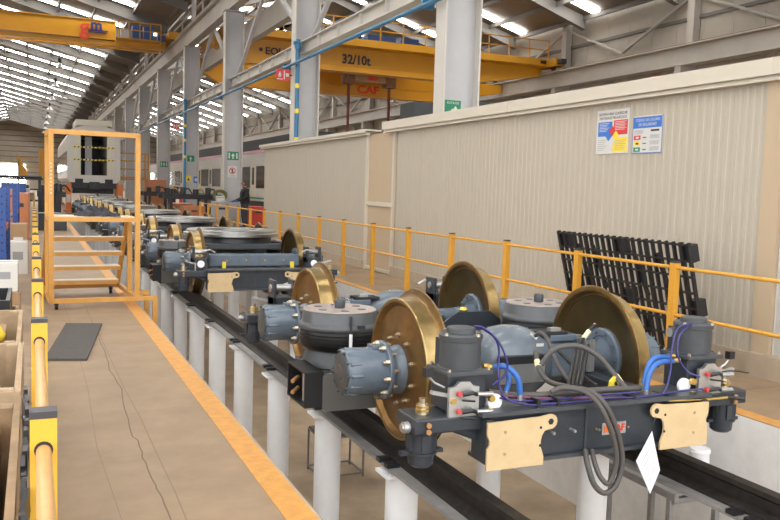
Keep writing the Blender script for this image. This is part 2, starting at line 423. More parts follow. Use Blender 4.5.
# ------------------------------------------------------------------ main column row
COLY = [13.6 + 9.3 * i for i in range(-2, 17)]
def make_column(y, label):
    c = empty('steel_column', (6.80, y, 0)); tag(c, label, 'column', 'row of grey steel columns')
    MB().box(.03, .71, -.012, .012, 0, 8.3).build('web', 'col_grey', c, smooth=0)
    MB().box(0, .03, -.20, .20, 0, 8.3).build('flange', 'col_light', c, smooth=0)
    MB().box(.71, .74, -.20, .20, 0, 8.3).build('flange', 'col_light', c, smooth=0)
    MB().box(-.05, .79, -.24, .24, 8.3, 8.34).build('cap_plate', 'col_grey', c, smooth=0)
    MB().box(.36, .54, -.14, .14, 8.34, 10.9).build('upper_stub', 'col_grey', c, smooth=0)
    MB().box(.0, .74, -.16, -.03, 0, .02).build('base_plate', 'col_grey', c, smooth=0)
    return c
columns = []
for i, y in enumerate(COLY):
    lab = {2: 'broad grey steel column rising behind the white panel wall with small green sign', 3: 'grey steel column with blue pipe running down its edge',
           4: 'grey steel column with green exit sign and no-entry notice beside man'}.get(i, 'grey steel column of the hall row beyond the man')
    if i < 2: continue
    columns.append(make_column(y, lab))
# lower tie beams, runway, braces
tie = struct(MB().box(6.98, 7.22, -5, 172, 5.72, 5.75).build('trim_tie_beam', 'col_light', smooth=0), 'pale tie beam linking the grey columns')
MB().box(7.09, 7.12, -5, 172, 5.42, 5.72).build('web', 'col_light', tie, smooth=0)
MB().box(6.98, 7.22, -5, 172, 5.39, 5.42).build('flange', 'col_light', tie, smooth=0)
for y in COLY:
    for k in range(1, 6): MB().box(7.0, 7.09, y + k * 1.55, y + k * 1.55 + .015, 5.42, 5.72).build('stiffener', 'col_light', tie, smooth=0)
run = struct(MB().box(6.90, 7.25, -5, 172, 9.16, 9.20).build('trim_runway', 'steel_beige', smooth=0), 'crane runway beam along the column tops')
MB().box(7.06, 7.09, -5, 172, 8.38, 9.16).build('web', 'steel_beige', run, smooth=0)
MB().box(6.90, 7.25, -5, 172, 8.34, 8.38).build('flange', 'steel_beige', run, smooth=0)
MB().box(7.04, 7.11, -5, 172, 9.20, 9.30).build('crane_rail', 'rust', run, smooth=0)
MB().box(7.82, 8.1, -5, 172, 7.3, 8.1).build('far_bay_beam', 'steel_beige', run, smooth=0)
MB().box(7.10, 7.60, -5, 172, 9.17, 9.20).build('walkway_plate', 'steel_beige', run, smooth=0)
for z in (9.75, 10.2): MB().cyl((7.35, -5, z), (7.35, 172, z), .04, n=6).build('guard_rail', 'col_light', run)
gp = MB().box(-.03, .03, -.03, .03, 9.2, 10.22).mesh('guard_post', 'col_light', 0)
for i in range(58):
    o = bpy.data.objects.new('guard_post', gp); COL.objects.link(o); o.parent = run; o.location = (7.35, 2 + i * 2.9, 0)
br1 = MB().bar((7.3, 0, 5.7), (7.3, -4.4, 8.4), .12, .12).mesh('brace', 'col_grey', 0)
br2 = MB().bar((7.3, 0, 5.7), (7.3, 4.4, 8.4), .12, .12).mesh('brace', 'col_grey', 0)
for y in COLY[2:]:
    for m_ in (br1, br2):
        o = bpy.data.objects.new('brace', m_); COL.objects.link(o); o.parent = run; o.location = (0, y, 0)

# ------------------------------------------------------------------ far right wall framing
RW = struct(MB().box(25.0, 25.6, -5, 172, 8.05, 8.11).build('trim_far_runway', 'steel_beige', smooth=0), 'crane runway beam along the far side wall')
MB().box(25.26, 25.32, -5, 172, 7.30, 8.05).build('web', 'steel_beige', RW, smooth=0)
MB().box(25.0, 25.6, -5, 172, 7.25, 7.30).build('flange', 'steel_beige', RW, smooth=0)
MB().box(25.2, 25.36, -5, 172, 8.11, 8.19).build('crane_rail', 'rust', RW, smooth=0)
for i in range(18):
    y = 27.6 + 9.1 * (i - 2)
    cc = empty('wall_column', (25.4, y, 0)); tag(cc, 'grey steel column standing against the far beige side wall', 'column', 'columns of the far side wall')
    MB().box(0, .55, -.2, .2, 0, 7.25).build('shaft', 'steel_beige', cc, smooth=0)
    MB().box(.2, .55, -.2, .2, 7.25, 10.6).build('upper_shaft', 'steel_beige', cc, smooth=0)
    MB().box(-.35, 0, -.2, .2, 6.7, 7.25).build('bracket', 'steel_beige', cc, smooth=0)
    if i < 12:
        for (a, za, b, zb) in ((.2, 10.2, 4.55, 8.5), (8.9, 10.2, 4.55, 8.5), (.2, 5.0, 4.55, 7.4), (8.9, 5.0, 4.55, 7.4)):
            MB().bar((25.75, y + a, za), (25.75, y + b, zb), .14, .10).build('wall_brace', 'steel_beige', RW, smooth=0)
for z in (3.0, 4.8, 6.4, 9.3): MB().box(25.9, 26.0, -5, 172, z, z + .14).build('girt', 'rafter', RW, smooth=0)
for i in range(70):
    MB().box(25.985, 25.999, 8 + i * 1.6, 8.03 + i * 1.6, .2, 10.6).build('sheet_seam', 'steel_beige', RW, smooth=0)

# ================================================================== TRACK
RXL, RXR = 2.215, 3.745
def make_rail(x, label):
    r = empty('track_rail', (x, 0, 0)); tag(r, label, 'rail', 'rails of the raised pit track')
    MB().prism([(-.036, 0), (.036, 0), (.038, -.03), (.012, -.05), (.012, -.115), (.075, -.135), (.075, -.15), (-.075, -.15), (-.075, -.135), (-.012, -.115), (-.012, -.05), (-.038, -.03)], 'y', -4, 44.9).build('rail_section', 'rail_dark', r, smooth=0)
    MB().box(-.15, .13, -4, 44.9, -.172, -.15).build('sole_plate', 'beam_grey', r, smooth=0)
    MB().box(-.03, .03, -4, 44.9, -.205, -.172).build('stiffener', 'beam_grey', r, smooth=0)
    if not hasattr(make_rail, 'm'): make_rail.m = MB().box(-.17, -.085, -.03, .03, -.15, -.125).mesh('clip', 'black_paint', 0), MB().box(.085, .14, -.03, .03, -.15, -.125).mesh('clip', 'black_paint', 0)
    for i in range(-1, 24):
        for m_, dy in ((make_rail.m[0], -.07), (make_rail.m[0], .06), (make_rail.m[1], 0)):
            o = bpy.data.objects.new('clip', m_); COL.objects.link(o); o.parent = r; o.location = (0, 4.72 + 1.46 * i + dy, 0)
    return r
make_rail(RXL, 'dark steel rail on white posts nearest the walkway'); make_rail(RXR, 'dark steel rail on white posts nearest the railing')
def make_post(x, y, label, group):
    p = empty('support_post', (x - .02, y, PITZ)); tag(p, label, 'post', group)
    if not hasattr(make_post, 'm'):
        make_post.m = (MB().cyl((0, 0, 0), (0, 0, -PITZ - .225), .108, n=24).mesh('tube', 'post_white', 40),
                       MB().box(-.15, .13, -.10, .10, -PITZ - .225, -PITZ - .205).mesh('cap_plate', 'post_white', 0),
                       MB().cyl((0, 0, 0), (0, 0, .012), .15, n=20).mesh('base_plate', 'post_white', 40))
    for m_ in make_post.m:
        o = bpy.data.objects.new(m_.name.split('.')[0], m_); COL.objects.link(o); o.parent = p
ORD = ['', 'first', 'second', 'third', 'fourth', 'fifth', 'sixth', 'seventh', 'eighth', 'ninth', 'tenth', 'eleventh', 'twelfth']
for i in range(-1, 24):
    y = 4.72 + 1.46 * i
    for x, side, near in ((RXL, 'walkway-side', "the hose-fitted bogie's gold wheel" ), (RXR, 'railing-side', "the hose-fitted bogie's end beam")):
        g = 'white posts under the %s rail' % side
        if i < 0: lab = 'white round post of the %s rail, just before the hose-fitted bogie' % side
        elif i == 0: lab = 'white round %s rail post below %s' % (side, near)
        elif i <= 12: lab = 'white round %s rail post, %s beyond the one under %s' % (side, ORD[i], near.replace("the hose-fitted bogie's ", ''))
        else: lab = 'white round %s rail post far along the pit under the stripped bogies' % side
        make_post(x, y, lab, g)

# ================================================================== BOGIE
BX, BY = 2.98, 5.72
ORG = Vector((BX, BY, 0))
def P(u, v, Y): return at(u, v, Y=Y) - ORG
AX = 0.97; RW_ = 0.46
class SMB(MB):
    def build(self, *a, **k):
        o = MB.build(self, *a, **k); o['kind'] = 'stuff'; return o
def ring_of_bolts(o, axis, r, n, br, h, ph=0.0):
    mb = SMB(); d, a, b = frame_of(axis); o = Vector(o)
    for i in range(n):
        t = 2 * math.pi * i / n + ph; c = o + (a * math.cos(t) + b * math.sin(t)) * r
        mb.cyl(c, c + d * h, br, br * .92, n=6); mb.cyl(c + d * h, c + d * h * 1.6, br * .55, n=6)
    return mb
def build_wheel(bog, sx, y):
    """sx -1: left wheel. axial coordinate a grows outwards from the flange back"""
    o = Vector((sx * .692, y, RW_)); ax = (sx, 0, 0); N = 64
    w = MB()
    # inner dish, hub and outer face
    w.lathe([(.474, .002), (.462, .014), (.446, .045), (.36, .092), (.24, .112), (.0901, .114), (.0901, .134), (.16, .138), (.27, .128), (.36, .112), (.405, .114), (.425, .138), (.432, .143), (.44, .1435),
             (.4505, .138), (.4505, .06), (.462, .034), (.478, .006)], o, ax, N, closed=True)
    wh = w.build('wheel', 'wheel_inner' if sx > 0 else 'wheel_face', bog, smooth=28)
    t = MB(); t.lathe([(.446, .034), (.4605, .034), (.4595, .040), (.4570, .138), (.452, .145), (.44, .145)], o, ax, N, closed=True)
    t.build('tyre', 'tread_gold', wh, smooth=28, label='golden machined wheel tread')
    t = MB(); t.lathe([(.474, .0), (.500, .0), (.510, .004), (.513, .010), (.509, .016), (.492, .021), (.472, .027), (.4605, .034), (.455, .034)], o, ax, N, closed=True)
    t.build('flange', 'flange_gold', wh, smooth=28)
    # inner hub flange (blue disc)
    h = MB(); h.lathe([(.205, .118), (.205, .092), (.19, .082), (.15, .082), (.14, .092), (.12, .092), (.11, .06), (.095, .03), (.085, -.06), (.06, -.08)], o, ax, 40)
    hb = h.build('hub_flange', 'bluegrey', wh, smooth=28)
    ring_of_bolts(o + Vector((sx * .082, 0, 0)), (-sx, 0, 0), .172, 10, .012, .012).build('bolt_ring', 'bluegrey', hb)
    ring_of_bolts(o + Vector((sx * .132, 0, 0)), ax, .222, 10, .017, .017, .3).build('bolt_ring', 'bolt_zinc', wh)
def build_axlebox(bog, sx, y):
    o = Vector((sx * .825, y, RW_)); ax = (sx, 0, 0)
    b = MB()
    b.lathe([(.16, 0), (.155, .03), (.135, .06), (.135, .10), (.15, .115), (.15, .30), (.148, .35), (.14, .372), (.128, .385), (.10, .388)], o, ax, 40)
    d, a, bb = frame_of(ax)
    for i in range(12):      # cast ribs near the cap
        t = 2 * math.pi * i / 12; r = a * math.cos(t) + bb * math.sin(t)
        b.cyl(o + r * .142 + d * .30, o + r * .142 + d * .372, .013, n=6)
    hs = b.build('axle_box', 'bluegrey', bog, smooth=30)
    f = MB(); f.lathe([(.12, .105), (.188, .105), (.190, .110), (.190, .124), (.186, .130), (.12, .130)], o, ax, 48); f.build('mounting_flange', 'bluegrey', hs)
    c = MB(); c.lathe([(.125, .384), (.125, .394), (.115, .400), (.05, .400), (.045, .404), (.01, .404)], o, ax, 36); c.build('end_cap', 'slate_mid', hs)
    ring_of_bolts(o + Vector((sx * .130, 0, 0)), ax, .170, 10, .019, .026, .15).build('bolt_ring', 'bolt_zinc', hs)
    ring_of_bolts(o + Vector((sx * .105, 0, 0)), (-sx, 0, 0), .170, 10, .014, .022, .15).build('bolt_ring', 'bolt_zinc', hs)
    ring_of_bolts(o + Vector((sx * .386, 0, 0)), ax, .135, 10, .010, .010).build('bolt_ring', 'slate_mid', hs)
    k = MB(); k.box(sx * .825 + sx * .17 - .03, sx * .825 + sx * .17 + .03, y - .05, y + .05, RW_ + .145, RW_ + .165); k.build('sensor_boss', 'bluegrey', hs)
def build_spring(bog, sx):
    o = Vector((sx * .88, 0, 0)); ax = (0, 0, 1); N = 48
    b = MB(); b.lathe([(.12, .42), (.25, .425), (.272, .435), (.285, .45), (.292, .462), (.297, .48), (.298, .50), (.296, .53), (.291, .555), (.286, .57), (.10, .57)], o, ax, N)
    s = b.build('air_spring', 'rubber', bog, smooth=40, label='black rubber air spring')
    g = MB()
    for z in (.475, .498, .522, .545): g.lathe([(.292, z - .004), (.3005, z), (.292, z + .004)], o, ax, N)
    g.build('bellows_rib', 'rubber', s)
    c = MB(); c.lathe([(.10, .572), (.291, .572), (.299, .580), (.302, .592), (.300, .606), (.290, .618), (.280, .634), (.277, .70), (.272, .708), (.12, .709)], o, ax, N); c.build('clamp_ring', 'spring_grey', s, smooth=40)
    t = MB(); t.lathe([(.04, .7092), (.268, .7092), (.272, .713), (.268, .718), (.04, .718)], o, ax, N); tp = t.build('top_plate', 'spring_top', s)
    mb = SMB()
    for i in range(6):
        q = math.pi * 2 * i / 6 + .4; p = o + Vector((.17 * math.cos(q), .17 * math.sin(q), .718)); mb.lathe([(.02, 0), (.032, 0), (.030, .004), (.018, .005)], p, ax, 14)
    mb.build('port_ring', 'spring_grey', tp)
    st = MB(); st.lathe([(.036, .718), (.040, .725), (.040, .775), (.034, .785), (.012, .785)], o, ax, 20); st.build('spigot', 'slate_mid', s)
    rd = MB(); q = Vector((sx * .88 + .02 * sx - (.0 if sx < 0 else 0), -.30, 0))
    rd.cyl(q + Vector((0, 0, .70)), q + Vector((0, 0, .56)), .008, n=8); rd.build('link_rod', 'slate', s)
    rd = MB(); rd.cyl(q + Vector((0, 0, .57)), q + Vector((0, 0, .42)), .013, .011, n=10); rd.cyl(q + Vector((0, 0, .43)), q + Vector((0, 0, .36)), .005, n=6); rd.build('turnbuckle', 'post_white', s)
    tg = MB().box(q.x + .05, q.x + .11, -.298, -.292, .60, .63).build('label_plate', 'slate', s)
    bs = MB(); bs.lathe([(.27, .30), (.28, .31), (.26, .38), (.24, .425), (.20, .43)], o, ax, 36); bs.build('base_ring', 'slate_mid', s)
def bolts_grid(pts, axis, r, h, m, name, parent):
    mb = MB()
    for p in pts:
        p = Vector(p); mb.cyl(p, p + Vector(axis) * h, r, r * .9, n=6)
    o = mb.build(name, m, parent)
    if len(pts) > 1: o['kind'] = 'stuff'
    return o
def plate_outline(sx):
    # beige cover: ear with hole at the inner top corner, waisted inner side; x from outer edge 0 to inner .44
    pts = [(0, .0), (0, .115), (.014, .135), (.016, .16), (.004, .185), (0, .20), (0, .262), (.33, .270)]
    for k in range(9):
        t = math.radians(100 - k * 25); pts.append((.40 + .042 * math.cos(t), .238 + .042 * math.sin(t)))
    pts += [(.362, .19), (.345, .165), (.338, .135), (.340, .10), (.352, .07), (.36, .045), (.36, .0)]
    return [((-.77 + x) if sx < 0 else (.77 - x), .125 + z) for x, z in pts]
def build_headstock(bog, sy):
    """end beam assembly; sy=-1 is the end facing the camera"""
    y = sy * 1.97
    def B(x0, x1, ya, yb, z0, z1):
        m = MB(); a, b = sorted((y + sy * ya, y + sy * yb)); return m.box(x0, x1, a, b, z0, z1)
    h = B(-.74, .74, -.17, .0, .155, .415).build('headstock', 'slate', bog, smooth=0, bevel=.006)
    B(-.80, .80, -.22, .05, .415, .437).build('top_flange', 'slate_mid', h, smooth=0)
    B(-.74, .74, -.20, .03, .135, .155).build('bottom_flange', 'slate_mid', h, smooth=0)
    B(-.10, -.085, .0, .008, .16, .41).build('weld_seam', 'slate_mid', h, smooth=0)
    for sx in (-1, 1):
        m = MB(); a, b = sorted((y + sy * .045, y + sy * .058)); m.prism(plate_outline(sx), 'y', a, b)
        pl = m.build('end_plate', 'plate_beige', bog, smooth=0, label='beige flat cover plate')
        yy = y + sy * .058
        bolts_grid([(sx * (.77 - .11), yy, .33), (sx * (.77 - .11), yy, .21)], (0, sy, 0), .009, .006, 'bolt_zinc', 'plate_bolt', pl)
        bolts_grid([(sx * (.77 - .40), yy, .363)], (0, sy, 0), .019, .0015, 'hole_dark', 'plate_hole', pl)
        bolts_grid([(sx * (.77 - .335), yy, .335), (sx * (.77 - .335), yy, .235)], (0, sy, 0), .009, .0015, 'hole_dark', 'plate_hole', pl)
        B(sx * .75 - .02, sx * .75 + .02, -.1, .045, .16, .40).build('plate_bracket', 'slate', pl, smooth=0)
        # arm and lifeguard unit outside the rail
        m = MB(); a0, a1 = sorted((sx * .70, sx * 1.16)); b0, b1 = sorted((y - sy * .02, y - sy * .26)); m.box(a0, a1, b0, b1, .33, .415)
        m.prism([(sx * .70, .33), (sx * .95, .33), (sx * .70, .23)], 'y', b0 + .04, b1 - .04)
        arm = m.build('side_arm', 'slate', bog, smooth=0, bevel=.01)
        c = Vector((sx * 1.07, y - sy * .13, 0))
        m = MB(); m.lathe([(.02, .125), (.05, .13), (.068, .145), (.072, .19), (.072, .20), (.085, .202), (.085, .214), (.074, .216), (.074, .325), (.05, .33)], c, (0, 0, 1), 24)
        lg = m.build('lifeguard', 'slate', bog)
        m = MB()
        for k in range(6):
            q = k * math.pi / 3 + .3; p = c + Vector((.078 * math.cos(q), .078 * math.sin(q), .27)); m.cbox(p, (.03, .014, .09), Matrix.Rotation(q + math.pi / 2, 3, 'Z'))
        m.build('lug', 'slate', lg)
        m = SMB(); m.cbox(c + Vector((-sx * .10, 0, .208)), (.05, .04, .02)); m.cbox(c + Vector((sx * .10, 0, .208)), (.05, .04, .02)); m.build('ear', 'slate', lg)
        m = MB(); m.cyl(c + Vector((0, 0, .415)), c + Vector((0, 0, .47)), .035, .03, 14); m.cyl(c + Vector((0, 0, .47)), c + Vector((0, 0, .50)), .02, n=10); m.build('spindle', 'bolt_zinc', lg)
        m = MB(); m.cyl(c + Vector((0, 0, .43)), c + Vector((0, 0, .445)), .042, n=6); m.cyl(c + Vector((.0, 0, .452)), c + Vector((0, 0, .462)), .040, n=6); m.build('nut', 'brass', lg)
        m = MB(); yf = c.y + sy * .13; m.cyl((c.x - .02, yf - .005, .385), (c.x - .02, yf + .008, .385), .014, n=10); m.cyl((c.x - .02, yf - .005, .35), (c.x - .02, yf + .008, .35), .014, n=10); m.build('plug', 'amber', lg)
        m = MB(); m.cyl((c.x - sx * -.09, c.y + sy * .04, .36), (c.x + sx * .14, c.y + sy * .04, .36), .022, n=10); m.cyl((c.x + sx * .10, c.y + sy * .04, .36), (c.x + sx * .13, c.y + sy * .04, .36), .032, n=12); m.build('pivot', 'aluminium', lg)
        m = MB(); m.bar((c.x - sx * .01, c.y + sy * .08, .55), (c.x - sx * .16, c.y + sy * .06, .51), .03, .02); m.bar((c.x - sx * .15, c.y + sy * .06, .51), (c.x - sx * .15, c.y + sy * .06, .41), .014, .014); m.build('lever', 'aluminium', lg)
    return h
def build_cylinder(bog, sx, sy):
    c = Vector((sx * .83, sy * 1.80, 0))
    b = MB(); b.lathe([(.122, .645), (.124, .65), (.114, .655), (.114, .80), (.120, .803), (.122, .83), (.116, .835), (.114, .842), (.082, .843), (.080, .865), (.074, .87), (.03, .87)], c, (0, 0, 1), 36)
    cy = b.build('brake_cylinder', 'slate_mid', bog, smooth=35)
    m = MB(); m.cbox(c + Vector((0, 0, .635)), (.28, .25, .025)); m.build('base_flange', 'slate_mid', cy, smooth=0, bevel=.004)
    m = MB(); m.cbox(c + Vector((0, .01 * -sy, .525)), (.24, .20, .20)); m.build('pedestal', 'slate', cy, smooth=0, bevel=.01)
    m = MB(); m.cbox(c + Vector((sx * .02, -sy * .16, .60)), (.05, .11, .36)); m.prism([(c.x - .07, .40), (c.x + .07, .40), (c.x + .05, .72), (c.x - .05, .72)], 'y', c.y - sy * .12 - .02, c.y - sy * .12 + .02); m.build('hanger_bracket', 'slate', cy, smooth=0)
    m = MB(); m.cyl((c.x - .0, c.y - sy * .1, .76), (c.x - sx * .10, c.y - sy * .1, .76), .03, n=16); m.build('pivot_pin', 'aluminium', cy)
    pts = [c + Vector((dx, dy, .647)) for dx in (-.12, .12) for dy in (-.105, .105)] + [c + Vector((.118 * math.cos(q), .118 * math.sin(q), .832)) for q in (.4, 1.9, 3.5, 5.1)]
    bolts_grid(pts, (0, 0, 1), .011, .014, 'bolt_zinc', 'bolt', cy)
    # aluminium valve plate with couplings
    yf = c.y + sy * .135
    vx = c.x - .045 if sx < 0 else c.x + .02
    m = MB(); m.prism([(vx - .09, .38), (vx + .09, .38), (vx + .09, .57), (vx + .055, .575), (vx + .03, .60), (vx - .03, .60), (vx - .055, .575), (vx - .09, .57)], 'y', yf - .012, yf + .012)
    vp = m.build('valve_plate', 'aluminium', cy, smooth=0)
    for z in (.535, .44):
        m = MB(); m.cyl((vx - .035, yf, z), (vx - .035, yf + sy * .035, z + .005), .014, n=10); m.build('red_handle', 'red_paint', vp)
        m = MB(); m.tube([(vx - .02, yf + sy * .03, z), (vx + .03, yf + sy * .05, z + .012), (vx + .06, yf + sy * .04, z)], .012, 6); m.cyl((vx - .03, yf + sy * .045, z - .025), (vx + .045, yf + sy * .05, z - .035), .006, n=6); m.build('black_lever', 'black_paint', vp)
        m = MB(); m.cyl((vx + .055, yf + sy * .035, z), (vx + .16, yf + sy * .035, z - .005), .012, n=10); m.build('coupling', 'aluminium', vp)
    m = SMB(); m.cyl((c.x - sx * .12, yf, .50), (c.x - sx * .12, yf + sy * .03, .50), .020, n=6); m.cyl((c.x - sx * .12, yf, .43), (c.x - sx * .12, yf + sy * .03, .43), .016, n=6); m.cyl((c.x - .11, yf, .50), (c.x - .11, yf + sy * .02, .50), .018, n=6); m.build('brass_plug', 'brass', vp)
    m = MB(); m.lathe([(.045, 0), (.045, .02), (.02, .03)], (c.x - sx * .16, yf - sy * .03, .47), (0, sy, 0), 18); m.build('white_cap', 'post_white', vp)
    return cy
def build_hanger(bog, sx, sy):
    c = Vector((sx * .83, sy * 1.72, 0))
    m = MB(); m.cbox(c + Vector((0, 0, .50)), (.22, .20, .17)); m.box(c.x - .11, c.x - .08, c.y - .1, c.y + .1, .5, .74); m.box(c.x + .08, c.x + .11, c.y - .1, c.y + .1, .5, .74)
    h = m.build('hanger_block', 'slate', bog, smooth=0, bevel=.008)
    m = MB(); m.cyl(c + Vector((-.12, 0, .66)), c + Vector((.12, 0, .66)), .035, n=14); m.build('pivot_pin', 'aluminium', h)
    m = MB(); m.cyl(c + Vector((0, sy * .10, .50)), c + Vector((0, sy * .115, .50)), .05, n=20); m.build('white_cap', 'post_white', h)
    m = MB(); m.tube([c + Vector((0, sy * .05, .585)), c + Vector((.02 * sx, sy * .08, .66)), c + Vector((-sx * .12, sy * .10, .70)), c + Vector((-sx * .2, sy * .10, .66))], .014, 6); m.build('pipe_bend', 'aluminium', h)
def build_gear_axle(bog, y, sx):
    """axle with a domed drive casing; sx = side of the transmission tube"""
    m = MB(); m.cyl((-.70, y, RW_), (.70, y, RW_), .075, n=20); ax = m.build('axle', 'bluegrey', bog)
    m = MB(); m.lathe([(.11, -.30), (.16, -.28), (.215, -.22), (.245, -.15), (.258, -.06), (.255, .03), (.235, .11), (.20, .18), (.165, .23), (.15, .30), (.145, .52), (.17, .525), (.17, .56), (.10, .57)], (sx * .02, y - .0, RW_ + .0), (sx, 0, 0), 40)
    cs = m.build('gear_casing', 'dome_blue', bog, smooth=45, label='smooth blue-grey domed gear casing')
    m = MB(); m.cbox((sx * .08, y - .255, RW_ + .16), (.055, .004, .02)); m.build('white_sticker', 'sign_white', cs)
    m = MB(); m.cbox((sx * .38, y, RW_ + .165), (.22, .20, .05)); m.cbox((sx * .38, y - .16, RW_ + .02), (.30, .06, .20)); m.build('casing_block', 'bluegrey', cs, smooth=0, bevel=.01)
    m = MB(); m.cbox((sx * .30, y - .02, RW_ + .20), (.22, .16, .02)); m.build('junction_plate', 'hole_dark', cs, smooth=0)
    m = MB(); m.cbox((sx * .33, y - .05, RW_ + .22), (.08, .05, .025)); m.cbox((sx * .50, y - .1, RW_ + .17), (.05, .05, .025)); m.build('terminal', 'aluminium', cs, smooth=0)
    m = MB(); m.cbox((sx * .52, y - .22, RW_ + .06), (.045, .03, .22)); m.build('support_strap', 'aluminium', cs, smooth=0)
    m = MB(); m.cbox((-sx * .05, y - .24, RW_ - .02), (.34, .05, .13)); m.build('terminal_box', 'aluminium', cs, smooth=0)
    m = MB(); m.cbox((-sx * .05, y - .25, RW_ + .07), (.34, .06, .05)); m.build('box_lid', 'black_paint', cs, smooth=0)
    return ax
def build_frame(bog):
    for sx in (-1, 1):
        m = MB(); m.prism([(-1.80, .35), (-1.80, .42), (-1.45, .40), (-.60, .40), (-.35, .38), (.35, .38), (.60, .40), (1.45, .40), (1.80, .42), (1.80, .35), (1.35, .26), (.6, .26), (.3, .20), (-.3, .20), (-.6, .26), (-1.35, .26)], 'x', sx * .53 - .055, sx * .53 + .055)
        m.build('longeron', 'slate', bog, smooth=0, bevel=.006)
        m = MB(); a, b = sorted((sx * .58, sx * 1.12)); m.box(a, b, -.33, .33, .20, .30)
        m.prism([(sx * .58, .30), (sx * 1.12, .30), (sx * .58, .40)], 'y', -.30, -.27); m.prism([(sx * .58, .30), (sx * 1.12, .30), (sx * .58, .40)], 'y', .27, .30)
        so = m.build('spring_seat', 'slate_mid', bog, smooth=0, bevel=.008)
        bolts_grid([(sx * (.64 + .08 * k), -.31, .302) for k in range(6)], (0, 0, 1), .013, .02, 'bolt_zinc', 'bolt', so)
        m = MB(); x = sx * .95; a, b = sorted((x - .235, x + .235))
        m.prism([(a + .02, .09), (b - .02, .09), (b, .11), (b, .33), (b - .02, .35), (a + .02, .35), (a, .33), (a, .11)], 'y', -.54, -.525)
        m.box(x - .03, x + .03, -.525, -.33, .20, .27)
        m.build('guard_plate', 'plate_grey', bog, smooth=0, label='grey rounded guard plate')
    m = MB(); m.box(-.60, .60, -.42, -.24, .28, .46); m.box(-.60, .60, .24, .42, .28, .46); m.box(-.14, .14, -.24, .24, .26, .44)
    m.build('cross_member', 'slate', bog, smooth=0, bevel=.01)
    m = MB(); m.prism([(.12, .46), (.72, .46), (.72, .52), (.62, .60), (.30, .60), (.18, .52)], 'y', .33, .35); m.box(.3, .6, .35, .42, .46, .56)
    tp = m.build('trapezoid_plate', 'slate', bog, smooth=0)
    m = MB(); m.box(-.45, .25, .46, .62, .50, .56); m.box(-.35, -.2, .40, .7, .46, .60); m.build('torsion_housing', 'slate_mid', bog, smooth=0, bevel=.01)
    for x, y_ in ((-.28, .55), (.10, .60), (-.12, .30), (.42, .45)):
        m = MB(); m.cyl((x, y_, .46), (x, y_, .60), .035, n=14); st = m.build('stud_housing', 'slate', bog)
        m = MB(); m.cyl((x, y_, .60), (x, y_, .62), .034, .026, n=14); m.build('yellow_cap', 'yellow_tag', st)
    # black control box with cream handles on the walkway side
    m = MB(); m.box(-1.31, -1.18, -.53, -.515, .12, .365); m.box(-1.31, -1.18, -.515, -.12, .12, .135); m.box(-1.31, -1.18, -.135, -.12, .12, .365); m.box(-1.21, -1.18, -.515, -.135, .135, .365); m.box(-1.31, -1.18, -.515, -.12, .352, .365); m.box(-1.20, -1.08, -.30, -.20, .22, .28)
    cb = m.build('control_box', 'black_paint', bog, smooth=0)
    for z in (.19, .27):
        m = MB(); m.cyl((-1.26, -.22, z), (-1.33, -.31, z - .01), .014, n=8); m.build('grip', 'amber', cb)
    m = MB(); m.box(-1.23, -1.21, -.48, -.30, .16, .34); m.build('valve_block', 'aluminium', cb, smooth=0)
    for k in range(3): MB().cyl((-1.27, -.49 + .05 * k, .14), (-1.27, -.49 + .05 * k, .33), .012, n=6).build('valve_stem', 'brass' if k == 1 else 'aluminium', cb)

bog = empty('rail_bogie', (BX, BY, 0))
tag(bog, 'grey powered rail bogie with gold wheels, hoses and paper tag hanging at its end', 'bogie')
build_frame(bog)
for sy in (-1, 1): build_headstock(bog, sy)
for sx in (-1, 1):
    for sy in (-1, 1):
        build_wheel(bog, sx, sy * AX); build_axlebox(bog, sx, sy * AX)
        if sy < 0: build_cylinder(bog, sx, sy)
        else: build_hanger(bog, sx, sy)
    build_spring(bog, sx)
build_gear_axle(bog, -AX, 1); build_gear_axle(bog, AX, -1)

# bare copies further along the track get a slewing ring and a transverse beam
ring_base = None
def build_ring(b):
    m = MB(); m.lathe([(.42, .80), (.76, .80), (.77, .81), (.77, .845), (.74, .85), (.72, .862), (.72, .89), (.70, .90), (.44, .90), (.42, .89)], (0, 0, 0), (0, 0, 1), 56, closed=True)
    r = m.build('slewing_ring', 'silver', b, smooth=30, label='bright machined slewing ring')
    m = MB(); m.lathe([(.45, .56), (.62, .60), (.66, .66), (.64, .80), (.45, .80)], (0, 0, 0), (0, 0, 1), 40); m.build('ring_pedestal', 'slate', b)
    for sy in (-1, 1):
        m = MB(); m.cbox((0, sy * 1.52, .53), (1.34, .20, .18)); bm_ = m.build('transverse_beam', 'bluegrey', b, smooth=0, bevel=.02)
        bolts_grid([(-.42 + .28 * k, sy * 1.62, .53) for k in range(4)], (0, sy, 0), .018, .01, 'brass', 'bolt', bm_)
        m = MB(); m.cbox((0, sy * .62, .66), (1.30, .16, .10)); m.build('transverse_beam', 'slate_mid', b, smooth=0, bevel=.02)
SKIP = ('brake_cylinder', 'trapezoid_plate', 'stud_housing', 'gear_casing', 'torsion_housing', 'bellows_rib')
far = copy_tree(bog, None, SKIP); far.name = 'rail_bogie'; build_ring(far)
for sx in (-1, 1): build_hanger(far, sx, -1)
for sx in (-1, 1):   # orange-yellow lifting lugs and levers only the stripped bogies show
    m = MB(); m.cbox((sx * .50, -1.80, .48), (.05, .04, .09)); m.build('lifting_lug', 'yellow_tag', far, smooth=0)
far.location = (BX, 13.36, 0)
tag(far, 'stripped grey rail bogie with bright slewing ring next behind the hose-fitted bogie', 'bogie', 'bogies lined up on the pit track')
